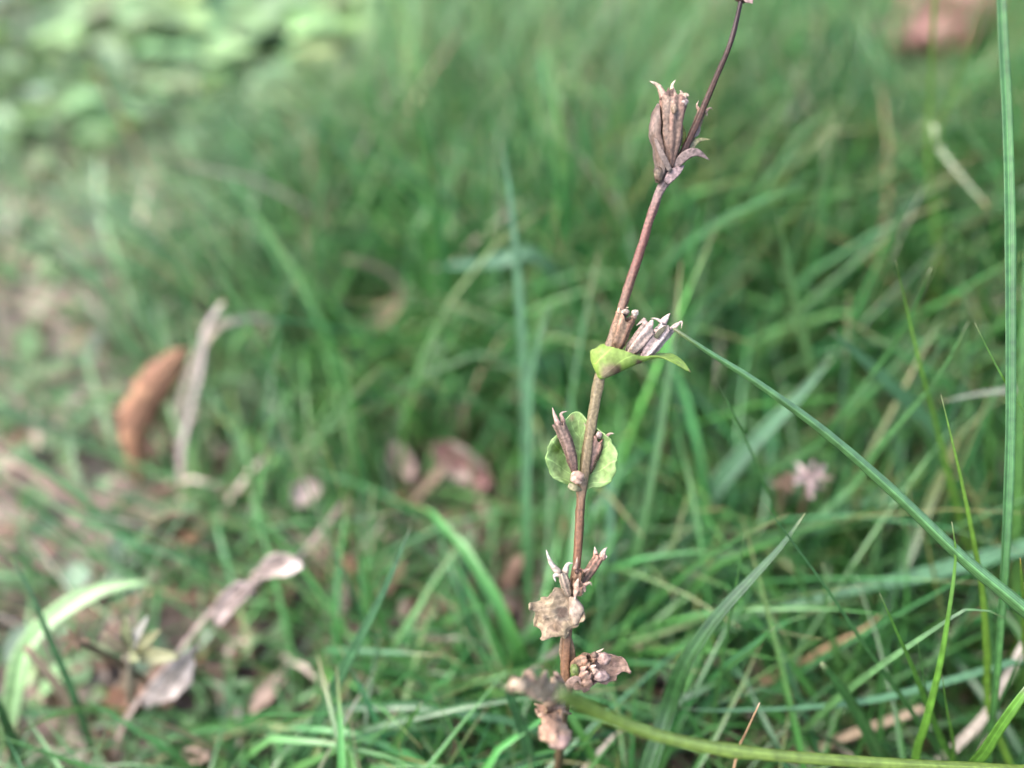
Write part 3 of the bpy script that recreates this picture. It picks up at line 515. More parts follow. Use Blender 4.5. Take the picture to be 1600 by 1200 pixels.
# pale broad-leaved weeds beyond the grass
def herb(label, foot, nl, size, height, spread, seed, group):
    rr = random.Random(seed); e = empty('leafy_weed', foot)
    for i in range(nl):
        a = rr.uniform(0, 2*math.pi); rad = spread*math.sqrt(rr.random()); h = height*rr.uniform(0.55, 1.1)
        top = Vector(foot)+Vector((rad*math.cos(a), rad*math.sin(a), h)); mid = Vector(foot).lerp(top, 0.5)+Vector((0, 0, 0.15*h))
        C = catmull([tuple(foot), tuple(mid), tuple(top)], 8); V, F, c = tube(C, np.full(9, 0.00055), 6, np.tile((0.14, 0.22, 0.08), (9, 1)))
        st = mesh_obj('stalk', V, F, M_STEM, c, origin=foot, parent=e)
        col = (0.29*rr.uniform(.8, 1.2), 0.45*rr.uniform(.85, 1.15), 0.20*rr.uniform(.8, 1.2))
        for q in range(3):                       # three leaflets spread flat on top of each stalk
            an = a+q*2.1+rr.uniform(-.2, .2); s = size*rr.uniform(0.8, 1.15)
            rows = simple_leaf(top, (math.cos(an), math.sin(an), rr.uniform(-.15, .3)), (0, 0, 1), s, s*0.85, rr.uniform(-.2, .2), rr.uniform(0, .3), fold=0.15)
            V, F, UV = leaf_mesh(rows, 12, 9); o = thicken(mesh_obj('leaflet', V, F, M_HERB, np.tile(col, (len(V), 1)), UV, origin=foot, parent=st), 0.0002)
    return tag(e, label, 'weed', group)
HG = 'pale leafy weeds beyond the grass'; hl = 'pale green three-leaved weed growing on the bare ground beyond the grass tuft'
for i, (px, py, nl, s, h, sp) in enumerate([(235, 70, 6, .013, .020, .022), (320, 60, 7, .014, .026, .024), (400, 75, 7, .014, .024, .024), (470, 40, 6, .013, .022, .024), (385, 140, 5, .012, .018, .016),
                                            (540, 30, 6, .013, .022, .022), (500, 80, 6, .013, .022, .022), (585, 60, 5, .013, .02, .02), (350, 100, 5, .013, .02, .02), (300, 10, 6, .014, .024, .026), (420, -20, 7, .014, .026, .026), (140, 20, 4, .012, .014, .018), (620, 10, 5, .013, .022, .02), (215, 150, 3, .011, .014, .014)]):
    herb(hl, gpt(px, py+60), nl, s*1.05, h*1.5, sp*1.35, 100+i, HG)
herb('pale three-leaved weed growing beside the red dead leaf', gpt(1335, 40), 5, .013, .02, .016, 130, None)
herb('pale leafy weed growing between tall blades far beyond the weed', gpt(1120, 10), 5, .013, .02, .018, 131, None)

# ------------------------------------------------------------------ the withered weed in focus
FD = 0.1155
U = FD/FPX                                      # metres per picture pixel at the weed
def Q(x, y, mm=0.0): return np.array(P(x, y, FD+mm*1e-3))
STEM = [  # px, py, mm offset in depth, radius px, colour
    (1166, -45, -1.5, 3.2, (0.06, 0.03, 0.024)), (1157, 5, -1.5, 3.4, (0.045, 0.019, 0.017)), (1140, 70, -1.2, 3.8, (0.06, 0.025, 0.018)), (1115, 130, -0.9, 4.3, (0.09, 0.04, 0.026)),
    (1092, 185, -0.6, 5.0, (0.12, 0.053, 0.036)), (1075, 222, -0.3, 5.6, (0.10, 0.043, 0.032)), (1059, 254, 0, 6.5, (0.16, 0.09, 0.08)), (1046, 272, 0, 9.0, (0.30, 0.21, 0.20)),
    (1031, 298, 0, 7.2, (0.34, 0.22, 0.21)), (1016, 340, 0, 6.4, (0.30, 0.135, 0.115)), (998, 398, 0, 6.6, (0.28, 0.11, 0.09)), (981, 450, 0, 7.0, (0.27, 0.13, 0.095)), (965, 502, 0, 7.3, (0.28, 0.16, 0.11)),
    (950, 548, 0, 8.0, (0.30, 0.20, 0.13)), (938, 588, 0, 8.6, (0.30, 0.22, 0.13)), (929, 635, 0, 8.2, (0.32, 0.24, 0.14)), (919, 695, 0, 8.0, (0.31, 0.225, 0.13)), (911, 750, 0, 8.4, (0.30, 0.20, 0.12)),
    (907, 790, 0, 6.8, (0.27, 0.14, 0.085)), (904, 840, 0, 6.4, (0.29, 0.13, 0.075)), (901, 885, 0, 6.6, (0.27, 0.12, 0.07)), (894, 928, 0, 8.5, (0.24, 0.11, 0.07)), (887, 985, 0.3, 7.5, (0.30, 0.16, 0.10)),
    (884, 1030, 0.6, 7.6, (0.30, 0.15, 0.09)), (883, 1070, 1.0, 7.8, (0.28, 0.15, 0.09)), (882, 1100, 2.5, 7.4, (0.26, 0.15, 0.10))]
ctrl = [tuple(Q(a, b, c)) + (r*U,) + k for a, b, c, r, k in STEM]
bx_, by_ = ctrl[-1][0]-0.001, ctrl[-1][1]+0.002
WB = np.array([bx_, by_, float(gz(bx_, by_))-0.001])
ctrl.append(tuple((np.array(ctrl[-1][:3])+WB)/2+np.array([0.0005, -0.0008, 0])) + (7.2*U, 0.24, 0.14, 0.09)); ctrl.append(tuple(WB)+(7.4*U, 0.22, 0.13, 0.09))
weed = tag(empty('withered_weed', WB), 'withered weed with brown jointed stem, dry capsules and a few green leaves', 'weed')
A = catmull(ctrl, 190)
node = lambda *pp: 0
V, F, c = tube(A[:, :3], np.abs(A[:, 3]), 16, np.clip(A[:, 4:7], 0.02, 1), ribs=5, ribamp=0.10, jit=0.22, seed=2)
stem = mesh_obj('stem', V, F, M_STEM, c, origin=WB, parent=weed)
def spikes(C, rad, nper, length, seed, parent, col, name='hair'):    # short stiff hairs along the stem
    rg = np.random.default_rng(seed); T, S, Nn = frames(np.asarray(C), np.array((0.31, 0.77, 0.55))); V, F = [], []
    for _ in range(nper):
        i = rg.integers(2, len(C)-2); a = rg.uniform(0, 2*np.pi); dr = S[i]*math.cos(a)+Nn[i]*math.sin(a); b = C[i]+dr*rad[i]*0.9
        tp = b+dr*length*rg.uniform(0.5, 1.2)+T[i]*-length*rg.uniform(-0.2, 0.7); sd = np.cross(dr, T[i]); k = len(V)
        V += [b+sd*1.2e-5, b-sd*0.6e-5+T[i]*1.2e-5, b-sd*0.6e-5-T[i]*1.2e-5, tp]; F += [(k, k+1, k+3), (k+1, k+2, k+3), (k+2, k, k+3)]
    return tag(mesh_obj(name, V, F, M_CAPS, np.tile(col, (len(V), 1)), origin=WB, parent=parent), kind='stuff')
spikes(A[35:170, :3], np.abs(A[35:170, 3]), 700, 0.00022, 4, stem, (0.5, 0.42, 0.33))

def tooth(parent, base, tip, bend, r, col, tcol):
    b, t = np.array(base), np.array(tip); m = (b+t)/2+np.array(bend); C = catmull([b, m, t], 8); k = np.linspace(0, 1, 9)
    rad = r*(1-k)**0.8+0.12*r*(1-k)+4e-6; cols = np.outer(1-k, col)+np.outer(k, tcol)
    T, S, Nn = frames(C, to_cam); V, cc, F = [], [], []
    for i in range(9):
        for q in range(6): a = 2*math.pi*q/6; V.append(C[i]+S[i]*math.cos(a)*rad[i]+Nn[i]*math.sin(a)*rad[i]*0.4); cc.append(cols[i])
    for i in range(8):
        for q in range(6): a, b2 = i*6+q, i*6+(q+1) % 6; F.append((a, b2, b2+6, a+6))
    F.append(tuple(range(5, -1, -1))); F.append(tuple(48+q for q in range(6)))
    return mesh_obj('tooth', V, F, M_CAPS, cc, origin=WB, parent=parent)
RAG = 1.0
PROF = [(0, .30), (.08, .55), (.25, .82), (.5, .95), (.75, 1.0), (.92, .98), (1.0, 1.04)]
def capsule(base, top, wpx, col, col2, teeth=(), prof=PROF, ribs=8, ribamp=0.075, seed=1, jit=0.14, bow=(0, 0, 0), tcol=(0.58, 0.49, 0.46), label=None, flat=1.0):
    """ribbed dry calyx tube, open and hollow at the top. base/top: (px, py, mm). teeth: tips (px, py, mm[, bend px x, bend px y, r px])"""
    b, t = Q(*base), Q(*top); mid = (b+t)/2+(RTa*bow[0]-UPa*bow[1])*U+FWa*bow[2]*1e-3
    wpx = wpx*0.93; n = 22; C = catmull([b, mid, t], n); T, S, Nn = frames(C, -FWa); xs, ys = zip(*prof); V, cc, F = [], [], []; ns = 24
    def ring(ct, s, nn, r, col_, ii):
        for k in range(ns):
            a = 2*math.pi*k/ns; q = r*(1+1.35*ribamp*math.cos(ribs*a+0.4)+0.10*noise.noise((math.cos(a)*5+seed, math.sin(a)*5, ii*0.6))+1.3*jit*noise.noise((math.cos(a)*1.3+seed*3.1, math.sin(a)*1.3, ii*0.16+seed)))
            rg_ = np.cross(s, nn)*0 if ii < n-3 else np.cross(nn, s)*wpx*U*0.55*max(0.0, noise.noise((math.cos(a)*2.6+seed*1.7, math.sin(a)*2.6, 0.3)))*(ii-n+4)/4
            V.append(ct+s*math.cos(a)*q+nn*math.sin(a)*q*flat-rg_*RAG); cc.append(np.array(col_)*(1+0.34*math.cos(ribs*a+0.4)+0.5*noise.noise((math.cos(a)*4+seed, math.sin(a)*4, ii*0.12))))
    cA, cB = np.array(col), np.array(col2)
    for i in range(n+1):
        k = i/n; ring(C[i], S[i], Nn[i], np.interp(k, xs, ys)*wpx*0.5*U, cA*(1-k)+cB*k, i)
    rt = np.interp(1, xs, ys)*wpx*0.5*U; dk = cA*0.45
    for d_, f_ in ((0.0, 0.78), (0.10, 0.70), (0.30, 0.55)):
        i = n-int(d_*n); ring(C[i]-T[i]*d_*0, S[i], Nn[i], rt*f_, dk if d_ else cB*0.9, n)
    rows = n+1+3
    for i in range(rows-1):
        for k in range(ns): a, b2 = i*ns+k, i*ns+(k+1) % ns; F.append((a, b2, b2+ns, a+ns))
    F.append(tuple(range(ns-1, -1, -1))); F.append(tuple((rows-1)*ns+k for k in range(ns)))
    o = mesh_obj('seed_capsule', V, F, M_CAPS, np.clip(cc, 0.01, 0.9), origin=WB, parent=weed)
    if label: o['label'] = label
    spikes(C, [np.interp(i/n, xs, ys)*wpx*0.5*U for i in range(n+1)], 150, 0.00038, seed, o, (0.62, 0.52, 0.44))
    tp = C[-1]
    for tt in teeth:
        tipp = Q(*tt[:3]); bend = (RTa*tt[3]-UPa*tt[4])*U if len(tt) > 4 else (0, 0, 0); r = (tt[5] if len(tt) > 5 else 4.0)*U
        off = tipp-tp; off = off-T[-1]*np.dot(off, T[-1]); off = off/(np.linalg.norm(off)+1e-9)*rt*0.75
        tooth(o, tp+off-T[-1]*2*U, tipp, bend, r, cB*0.9+np.array(tcol)*0.25, tcol)
    return o
RTa, UPa, FWa = np.array(RT), np.array(UP), np.array(FW)
def bead(c, r, col, col2, seed=0, sx=1.0, sy=1.0, name='bud'):
    bm = bmesh.new(); bmesh.ops.create_icosphere(bm, subdivisions=3, radius=1); cen = Q(*c); V, cc = [], []
    for v in bm.verts:
        p = v.co; k = 1+0.20*noise.noise((p.x*1.6+seed, p.y*1.6, p.z*1.6))+0.16*noise.noise((p.x*4+seed, p.y*4, p.z*4)); V.append(cen+(RTa*p.x*sx+UPa*p.y*sy+FWa*p.z)*r*U*k)
        q = min(1, max(0, 0.5+1.4*noise.noise((p.x*2+seed, p.y*2, p.z*2+5)))); cc.append(np.array(col)*(1-q)+np.array(col2)*q)
    F = [[v.index for v in f.verts] for f in bm.faces]; bm.free()
    return mesh_obj(name, V, F, M_CAPS, cc, origin=WB, parent=weed)
def wleaf(rows, mat, col, col2, name='leaf', label=None, ser=0.0, nser=9, wr=0.0, th=0.00016, seed=0, cs=500, n=30, m=15, stain=()):
    rw = [[tuple(Q(*q)) for q in r] for r in rows]; V, F, UV = leaf_mesh(rw, n, m, ser, nser, wr, seed)
    c = shade_cols(V, col, col2, 1.2, cs, seed)
    for sx, sy, sr, sc in stain:                # rotted spots with their own ragged outline
        for i, p in enumerate(V):
            px, py, _ = project(np.array([p])); dist = math.hypot(px[0]-sx, py[0]-sy)/sr+0.5*noise.noise((p[0]*1500, p[1]*1500, p[2]*1500)); k = min(1, max(0, (1.25-dist)/0.7)); c[i] = c[i]*(1-k)+np.array(sc)*k
    o = thicken(mesh_obj(name, V, F, mat, c, UV, origin=WB, parent=weed), th)
    if label: o['label'] = label
    return o
def prong(pts, r0, r1, col, tcol, name='bract', flat=1.0):      # slim curved scale or bract
    C = catmull([Q(*p) for p in pts], 14); k = np.linspace(0, 1, 15); rad = (r0*np.sin(np.pi*np.clip(k*0.9+0.12, 0, 1))+r1*(1-k)+0.3)*U; cols = np.outer(1-k, col)+np.outer(k, tcol)
    T, S, Nn = frames(C, to_cam); V, cc, F = [], [], []
    for i in range(15):
        for q in range(8): a = 2*math.pi*q/8; V.append(C[i]+S[i]*math.cos(a)*rad[i]+Nn[i]*(math.sin(a)*rad[i]*0.35+0.35*rad[i]*math.cos(a)**2)); cc.append(cols[i])
    for i in range(14):
        for q in range(8): a, b2 = i*8+q, i*8+(q+1) % 8; F.append((a, b2, b2+8, a+8))
    F.append(tuple(range(7, -1, -1))); F.append(tuple(112+q for q in range(8)))
    return mesh_obj(name, V, F, M_CAPS, cc, origin=WB, parent=weed)
BR, BRL, LAV, TAN, ORG, WHT = (0.20, 0.105, 0.08), (0.36, 0.24, 0.19), (0.44, 0.34, 0.33), (0.36, 0.23, 0.15), (0.30, 0.15, 0.09), (0.58, 0.50, 0.48)

# top joint
capsule((1047, 262, -0.8), (1052, 152, -1.4), 36, BR, BRL, [(1014, 126, -1.6, 3, -5, 6), (1056, 124, -0.8, -6, -5, 6), (1077, 150, -1.8, 0, -3, 7), (1062, 141, -1.0, 2, -4, 6)], seed=3, ribs=7, ribamp=0.11, tcol=(0.62, 0.54, 0.48), prof=[(0, .3), (.1, .5), (.3, .78), (.6, .95), (.85, 1.05), (1, 1.12)])
capsule((1040, 268, 0.6), (1042, 140, 0.2), 26, BR, (0.30, 0.18, 0.14), [(1032, 132, 0.2, 0, -2, 5), (1050, 138, .4, 0, -2, 5)], seed=7, ribs=7)
bead((1053, 170, -3.1), 6, (0.50, 0.40, 0.32), (0.28, 0.17, 0.10), 3, 0.8, 1.3, name='seed_scale')
bead((1068, 160, -2.2), 6.5, WHT, LAV, 5, 1.1, 0.9, name='seed_scale')
wleaf([[(1024, 284, 0), (1028, 286, -1), (1034, 284, -1.2)], [(1024, 262, .2), (1030, 264, -1.3), (1040, 262, -1.6)], [(1021, 240, .4), (1026, 240, -1.4), (1037, 242, -2)], [(1016, 215, .4), (1022, 214, -1.6), (1036, 222, -2)],
       [(1015, 195, .4), (1022, 192, -1.5), (1033, 196, -1.9)], [(1019, 178, .4), (1024, 174, -1), (1032, 176, -1.5)], [(1026, 164, 0), (1028, 162, -.5), (1031, 164, -.8)]], M_PAPER, (0.44, 0.33, 0.30), (0.28, 0.18, 0.15), 'papery_bract', wr=0.00018, seed=4)
bead((1029, 272, -1.2), 8.5, (0.10, 0.06, 0.045), (0.28, 0.19, 0.14), 8, 0.9, 1.5, name='withered_bud')
prong([(1048, 268, -1.5), (1036, 245, -2.2), (1026, 222, -2.0), (1020, 205, -1.2)], 3.0, 2, (0.34, 0.25, 0.23), (0.20, 0.12, 0.10))
prong([(1066, 228, 0.6), (1066, 212, 0.4), (1068, 196, 0.4)], 5.5, 0, (0.28, 0.33, 0.05), (0.35, 0.36, 0.07), name='green_bud')
capsule((1070, 240, 0.6), (1097, 172, 0.9), 15, (0.30, 0.18, 0.14), (0.40, 0.27, 0.20), [(1092, 157, 0.8, -3, 0, 2.5), (1114, 172, 0.6, 2, -5, 2.5), (1104, 182, 0.5, 2, 0, 2)], seed=11, ribs=5)
prong([(1052, 264, -0.8), (1070, 244, -1.5), (1088, 238, -1.8), (1109, 250, -1.6)], 6, 2, (0.30, 0.20, 0.19), (0.36, 0.25, 0.25))
prong([(1062, 256, 0.3), (1078, 232, 0.2), (1092, 219, 0), (1111, 218, -0.2)], 4.0, 1.5, (0.36, 0.30, 0.22), (0.36, 0.33, 0.16))
prong([(1040, 285, -0.8), (1052, 272, -1.0), (1062, 264, -1.0), (1070, 258, -0.8)], 6.0, 3, (0.42, 0.31, 0.32), (0.46, 0.36, 0.37))
prong([(1080, 215, .4), (1090, 205, .3), (1092, 195, .2)], 4.0, 1, (0.38, 0.28, 0.26), (0.42, 0.33, 0.30))
# bud cut by the upper edge
bead((1160, -8, -1.5), 13, (0.13, 0.06, 0.055), (0.24, 0.14, 0.12), 4, 1.0, 0.9, name='withered_bud')
prong([(1163, -4, -2.2), (1172, 0, -2.5), (1176, 6, -2.6)], 5, 1, (0.40, 0.28, 0.28), (0.5, 0.4, 0.4))

# second joint: green boat-shaped leaf holding three capsules
capsule((958, 552, 0.2), (979, 492, -0.6), 31, (0.28, 0.15, 0.09), (0.40, 0.27, 0.19), [(970, 482, -0.8, -2, -4, 4), (983, 480, -0.6, -4, -4, 4.5), (998, 486, -1.2, 2, -6, 5)], seed=13, ribs=6, ribamp=0.10, tcol=(0.62, 0.54, 0.48))
bead((992, 489, -1.6), 5.5, (0.66, 0.58, 0.55), (0.5, 0.42, 0.38), 6, name='seed_scale')
bead((977, 487, -1.4), 5.5, (0.60, 0.52, 0.48), (0.4, 0.3, 0.25), 7, 1.2, 0.8, name='seed_scale')
capsule((980, 556, 0.2), (1018, 512, -0.8), 28, (0.42, 0.34, 0.30), (0.47, 0.38, 0.37), [(994, 509, -1.0, 4, -7, 4), (1010, 498, -1.2, -4, -4, 5), (1020, 505, -1.6, 3, -7, 6), (1028, 520, -1.6, 2, -2, 5)], seed=17, ribs=6, ribamp=0.12)
capsule((1002, 562, 0.0), (1044, 508, -0.6), 25, (0.48, 0.38, 0.38), (0.54, 0.45, 0.45), [(1016, 497, -0.6, 0, -2, 3), (1048, 490, -0.8, 3, -5, 6), (1064, 514, -1.0, 8, -12, 3), (1058, 506, -0.4, 4, -6, 4)], seed=19, ribs=5, ribamp=0.15)
prong([(1024, 528, -1.6), (1033, 517, -1.9), (1043, 508, -1.8)], 3, 1.5, (0.10, 0.10, 0.05), (0.16, 0.13, 0.09), name='open_slit')
wleaf([[(922, 549, -0.5), (925, 566, 0), (930, 548, 2)], [(932, 543, -1.6), (931, 580, -.2), (938, 540, 2.6)], [(943, 537, -2.3), (938, 592, -.9), (950, 535, 3)], [(962, 542, -2.6), (955, 587, -.8), (970, 539, 3)], [(984, 551, -2.4), (976, 577, -.6), (992, 545, 3)],
       [(1004, 557, -1.6), (999, 567, -.4), (1012, 552, 2)], [(1028, 556, -1.2), (1026, 559, -.3), (1036, 553, 1.2)], [(1052, 567, -1.2), (1053, 561, 0), (1050, 553, 1.0)], [(1068, 576, -.5), (1068, 571, 0), (1066, 564, .6)], [(1079, 582, 0), (1078, 580, 0), (1077, 578, 0)]],
      M_WEED, (0.20, 0.31, 0.055), (0.26, 0.36, 0.09), 'leaf', 'green boat-shaped leaf with a brown stained keel', ser=0.05, nser=6, wr=0.00012, seed=6, stain=((962, 580, 14, (0.12, 0.075, 0.05)), (948, 580, 11, (0.30, 0.24, 0.14)), (998, 566, 6, (0.12, 0.08, 0.05)), (1079, 582, 4, (0.42, 0.28, 0.16))))
# third joint: round toothed green leaf behind the stem
wleaf([[(894, 761, .6), (904, 763, .8), (914, 763, .8)], [(874, 753, -.5), (904, 758, 1.2), (938, 760, 0)], [(861, 740, -1.0), (904, 748, 1.5), (958, 748, -.6)], [(856, 722, -1.4), (905, 728, 1.8), (964, 728, -1)], [(854, 704, -1.5), (906, 706, 2), (966, 708, -1)],
       [(862, 689, -1.2), (907, 688, 2), (957, 690, -.8)], [(870, 672, -.8), (905, 670, 2), (941, 675, -.3)], [(881, 656, .2), (903, 655, 1.8), (922, 660, .6)], [(893, 645, 1.2), (901, 643, 1.5), (909, 646, 1.2)]],
      M_WEED, (0.21, 0.34, 0.11), (0.31, 0.43, 0.17), 'leaf', 'round pale green leaf with toothed edge', ser=0.075, nser=3.6, wr=0.00028, seed=8, n=42, m=19, stain=((869, 700, 9, (0.13, 0.22, 0.04)), (893, 653, 5, (0.42, 0.36, 0.18))))
capsule((899, 742, -1.0), (873, 660, -1.2), 20, (0.19, 0.10, 0.085), (0.34, 0.22, 0.18), [(863, 636, -1.4, -1, -1, 4.5), (887, 642, -1.0, -7, -4, 3.5), (878, 652, -.8, 0, -3, 3)], seed=23, ribs=6, bow=(3, 0, 0))
capsule((913, 744, 0.9), (934, 682, 0.8), 27, (0.17, 0.085, 0.07), (0.36, 0.22, 0.18), [(932, 654, 0.6, 2, -2, 4.5), (960, 678, 0.2, 2, -5, 4), (938, 672, -0.4, 0, -2, 5), (912, 660, 1.2, 0, 0, 2.5)], seed=29, ribs=6)
bead((936, 679, -0.5), 5, (0.56, 0.47, 0.45), (0.36, 0.26, 0.24), 9, name='seed_scale')
bead((902, 746, -2.0), 10.5, (0.50, 0.36, 0.30), (0.60, 0.48, 0.43), 10, name='round_bud')
prong([(888, 758, -.8), (900, 763, -1.0), (910, 766, -.6)], 4, 2, (0.38, 0.36, 0.20), (0.34, 0.28, 0.16))
# fourth joint: dry hanging leaf and four capsules
wleaf([[(884, 928, -1), (890, 929, -1.3), (896, 932, -1.2)], [(864, 921, -1.9), (884, 938, -1.7), (903, 938, -1.6)], [(848, 935, -2.8), (880, 946, -1.9), (910, 944, -1.9)], [(827, 944, -2.2), (874, 955, -2.1), (912, 953, -2.2)], [(826, 961, -1.4), (869, 965, -2.2), (909, 966, -2.4)],
       [(833, 978, -.4), (866, 975, -2.3), (904, 974, -2.2)], [(848, 980, -1.4), (868, 985, -2.3), (899, 985, -1.6)], [(835, 1001, -2.0), (868, 994, -2.0), (891, 991, -1.2)]],
      M_PAPER, (0.45, 0.37, 0.27), (0.54, 0.45, 0.36), 'dry_leaf', 'greyish tan dry leaf with dark rot spots', ser=0.10, nser=4, wr=0.0007, seed=10, n=40, m=21, stain=((877, 958, 12, (0.20, 0.13, 0.10)), (853, 965, 4, (0.22, 0.15, 0.11)), (868, 978, 9, (0.34, 0.22, 0.15))))
wleaf([[(888, 932, -1.6), (893, 933, -2.0), (898, 934, -1.7)], [(889, 941, -2.1), (899, 939, -2.7), (908, 945, -2.2)], [(890, 952, -2.2), (900, 951, -2.8), (910, 955, -2.3)], [(891, 963, -2.3), (899, 966, -2.7), (907, 966, -2.3)], [(893, 974, -2.3), (898, 977, -2.4), (902, 976, -2.3)]], M_PAPER, (0.56, 0.47, 0.43), (0.46, 0.38, 0.31), 'dry_leaf', wr=0.0003, seed=14, n=14, m=9)
capsule((889, 932, -1.6), (878, 894, -1.9), 17, (0.34, 0.26, 0.20), (0.42, 0.35, 0.30), [(853, 858, -2.0, -3, 2, 5.5), (896, 880, -1.9, -2, -6, 5), (869, 910, -2.4, -6, -4, 4)], seed=31, ribs=7, tcol=(0.60, 0.54, 0.54), prof=[(0, .4), (.15, .8), (.45, 1.05), (.75, .95), (1, .7)])
capsule((903, 922, 0.2), (937, 868, 0.5), 17, (0.27, 0.13, 0.085), (0.40, 0.25, 0.19), [(929, 854, 0.4, 0, -1, 4), (949, 855, 0.3, -1, -3, 6), (946, 873, 0.0, 4, -4, 4)], seed=37, ribs=6, tcol=(0.64, 0.57, 0.56))
capsule((899, 918, -1.2), (905, 890, -1.6), 19, (0.24, 0.115, 0.07), (0.34, 0.19, 0.12), [(902, 870, -1.8, 1, 0, 4), (922, 889, -1.6, 0, -1, 3)], seed=41, ribs=5)
bead((901, 893, -2.4), 3.5, (0.10, 0.05, 0.035), (0.16, 0.08, 0.06), 12, name='seed_scale')
capsule((904, 930, -1.8), (905, 913, -2.6), 18, (0.32, 0.17, 0.11), (0.42, 0.28, 0.21), [(904, 903, -3.2, 0, 0, 5), (898, 938, -3.2, -1, -2, 5), (924, 916, -2.6, 4, -5, 3), (914, 926, -2.6, 1, 0, 4)], seed=43, ribs=5)
# dry sheath wings above the fifth joint
wleaf([[(881, 986, .6), (886, 986, .5), (891, 986, .6)], [(875, 1000, .6), (886, 1002, .4), (895, 1002, .7)], [(873, 1018, .4), (885, 1018, .5), (899, 1020, .9)], [(877, 1036, .6), (885, 1036, .7), (903, 1036, 1.0)], [(880, 1052, .6), (885, 1054, .7), (901, 1050, .9)]], M_PAPER, (0.42, 0.29, 0.19), (0.34, 0.21, 0.14), 'sheath', wr=0.0001, seed=16, n=16, m=11)
# fifth joint
wleaf([[(893, 1062, .4), (895, 1069, 0), (898, 1078, -.6)], [(906, 1040, 1.2), (910, 1060, 1.0), (912, 1079, -.6)], [(926, 1024, 1.2), (930, 1052, 1.2), (930, 1075, -.8)], [(950, 1022, .8), (952, 1046, 1.0), (950, 1068, -.8)], [(968, 1031, .2), (970, 1045, .4), (968, 1058, -.4)], [(984, 1046, -.2), (985, 1048, -.2), (984, 1050, -.2)]],
      M_PAPER, (0.52, 0.40, 0.35), (0.42, 0.30, 0.24), 'dry_leaf', 'pinkish dry leaf folded round two capsules', wr=0.0007, seed=20, ser=0.12, nser=5)
capsule((896, 1050, 0.6), (922, 1028, -1.6), 31, (0.30, 0.16, 0.10), (0.40, 0.26, 0.18), [(944, 1013, -1.6, -2, 0, 4), (938, 1020, -2, 0, 0, 5)], seed=47, ribs=6, prof=[(0, .4), (.2, .85), (.55, 1.0), (.85, .85), (1, .6)])
bead((943, 1029, -1.6), 10, (0.58, 0.46, 0.44), (0.42, 0.29, 0.25), 13, 1.1, 1.0, name='seed_scale')
bead((929, 1023, -2.2), 5, (0.22, 0.13, 0.10), (0.34, 0.21, 0.16), 14, name='seed_scale')
capsule((902, 1062, -0.6), (922, 1046, -2.6), 28, (0.36, 0.22, 0.16), (0.46, 0.33, 0.28), [(932, 1040, -2.6, 0, -2, 5), (938, 1056, -2.4, 0, -4, 6)], seed=53, ribs=6, prof=[(0, .4), (.25, .9), (.6, 1.0), (.85, .8), (1, .5)])
bead((939, 1056, -2.0), 10, (0.52, 0.42, 0.42), (0.40, 0.29, 0.27), 15, 1.2, 0.9, name='seed_scale')
bead((916, 1067, -2.6), 8, (0.50, 0.35, 0.27), (0.30, 0.17, 0.12), 16, 1.2, 0.9, name='seed_scale')
prong([(886, 1088, -1.5), (891, 1068, -2.6), (903, 1060, -3), (908, 1072, -3)], 5, 3, (0.40, 0.28, 0.23), (0.44, 0.32, 0.27))
bead((898, 1048, -2.2), 8, (0.20, 0.26, 0.06), (0.26, 0.30, 0.10), 17, 0.9, 1.2, name='green_bud')
wleaf([[(886, 1078, -3), (884, 1092, -4), (880, 1106, -4)], [(868, 1066, -8), (864, 1086, -10), (856, 1110, -8)], [(846, 1056, -13), (842, 1070, -15), (838, 1088, -13)], [(820, 1058, -16), (818, 1066, -18), (818, 1078, -17)], [(800, 1066, -18), (798, 1072, -19), (798, 1082, -18)], [(792, 1078, -18), (791, 1081, -18), (791, 1084, -18)]],
      M_PAPER, (0.66, 0.54, 0.46), (0.46, 0.35, 0.27), 'dry_leaf', 'pale crumpled dry leaf drooping at the foot', ser=0.15, nser=4, wr=0.0013, seed=24)
prong([(880, 1090, -3), (874, 1066, -6), (868, 1050, -8), (873, 1056, -9)], 6, 3, (0.44, 0.33, 0.28), (0.50, 0.40, 0.36))
wleaf([[(850, 1104, -6), (868, 1100, -5), (886, 1106, -4)], [(845, 1124, -9), (864, 1124, -11), (886, 1128, -8)], [(848, 1146, -12), (867, 1146, -15), (888, 1148, -11)], [(866, 1166, -13), (877, 1168, -15), (889, 1162, -13)]],
      M_PAPER, (0.66, 0.52, 0.45), (0.46, 0.33, 0.25), 'dry_leaf', 'crumpled pinkish leaf at the very foot', ser=0.15, nser=3, wr=0.0014, seed=26)
bead((874, 1158, -14), 11, (0.60, 0.47, 0.45), (0.46, 0.33, 0.29), 19, 1.3, 0.9, name='seed_scale')

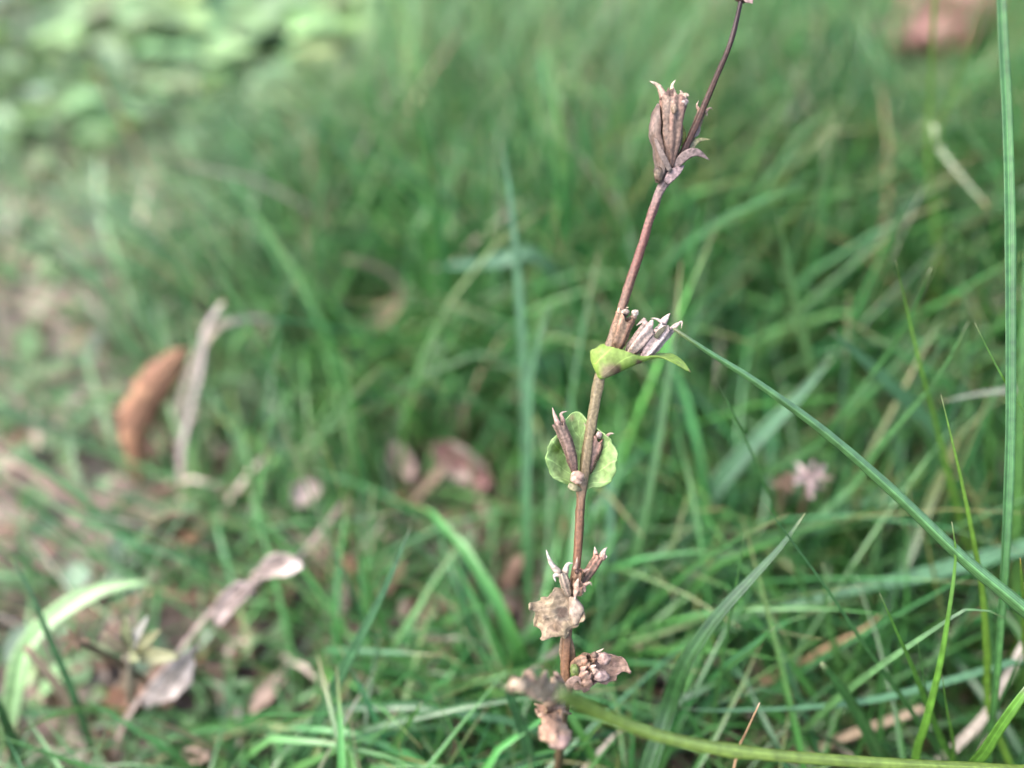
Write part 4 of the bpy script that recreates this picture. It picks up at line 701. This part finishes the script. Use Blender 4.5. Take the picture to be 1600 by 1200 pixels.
# ------------------------------------------------------------------ other withered flower heads and a small green weed
def dry_head(label, c, rad, nt, col, tcol, seed, d):
    rr = random.Random(seed); cen = np.array(P(c[0], c[1], d)); u = d/FPX; gnd = float(gz(cen[0], cen[1])); foot = np.array([cen[0]+0.004, cen[1]+0.004, gnd-0.001]); e = empty('dry_flower', foot)
    C = catmull([foot, (foot+cen)/2+np.array([0.002, 0, 0.002]), cen], 12); V, F, cc = tube(C, np.full(13, 0.0006), 7, np.tile((0.28, 0.18, 0.12), (13, 1))); mesh_obj('stalk', V, F, M_STEM, cc, origin=foot, parent=e)
    for i in range(nt):
        a = 2*math.pi*i/nt+rr.uniform(-.3, .3); dr = (RTa*math.cos(a)+UPa*math.sin(a)-FWa*rr.uniform(-.2, .7)); L = rad*u*rr.uniform(.7, 1.2)
        rows = simple_leaf(cen, dr, -FWa, L, L*rr.uniform(.14, .28), rr.uniform(-.4, .4), rr.uniform(-.3, .4), 0.4, n=7)
        V, F, UV = leaf_mesh(rows, 12, 7, wr=0.0006, seed=seed+i); thicken(mesh_obj('petal', V, F, M_PAPER, shade_cols(V, col, tcol, 1.2, 500, i), UV, origin=foot, parent=e), 0.00015)
    return tag(e, label, 'dry flower')
dry_head('pale pink star-shaped dry flower in the shade below the slanting blade', (1264, 746), 36, 9, (0.66, 0.56, 0.57), (0.50, 0.40, 0.40), 61, 0.148)
dry_head('brown shrivelled dry flower close to the pink star-shaped one', (1226, 752), 20, 9, (0.34, 0.22, 0.17), (0.26, 0.16, 0.11), 62, 0.150)
dry_head('small brown dry flower low in the grass by the glossy teal blade', (1135, 838), 26, 6, (0.34, 0.21, 0.16), (0.42, 0.29, 0.24), 63, 0.158)
dry_head('brown withered flower head beside the small green weed', (118, 1000), 26, 6, (0.38, 0.24, 0.16), (0.30, 0.20, 0.14), 64, 0.133)
dry_head('small pale dry flower near the low soft green blades', (785, 1168), 18, 6, (0.44, 0.34, 0.31), (0.36, 0.26, 0.22), 65, 0.134)
ft = np.array(gpt(206, 1120)); sw = tag(empty('small_weed', ft), 'small pale green weed with a whitish stalk beside the dark speckled blade', 'weed')
top = np.array(P(204, 1018, 0.136)); C = catmull([ft, (ft+top)/2, top], 12); V, F, cc = tube(C, np.linspace(0.0009, 0.0006, 13), 8, np.tile((0.38, 0.34, 0.28), (13, 1))); mesh_obj('stalk', V, F, M_STEM, cc, origin=ft, parent=sw)
for i, (lx, ly, s, cl) in enumerate([(190, 985, 30, (0.26, 0.28, 0.15)), (168, 1005, 40, (0.34, 0.28, 0.19)), (230, 1000, 34, (0.28, 0.28, 0.15)), (252, 1030, 46, (0.32, 0.32, 0.18)), (205, 1030, 28, (0.30, 0.32, 0.18)), (214, 985, 26, (0.40, 0.38, 0.34))]):
    tp = np.array(P(lx, ly, 0.133)); b = top; V, F, UV = leaf_mesh(simple_leaf(b, tp-b, -FWa, np.linalg.norm(tp-b)*1.15, s*0.5*0.135/FPX, 0.2, 0.25, 0.3), 12, 9, wr=0.0003, seed=i)
    thicken(mesh_obj('leaf', V, F, M_HERB, np.tile(cl, (len(V), 1)), UV, origin=ft, parent=sw), 0.0002)
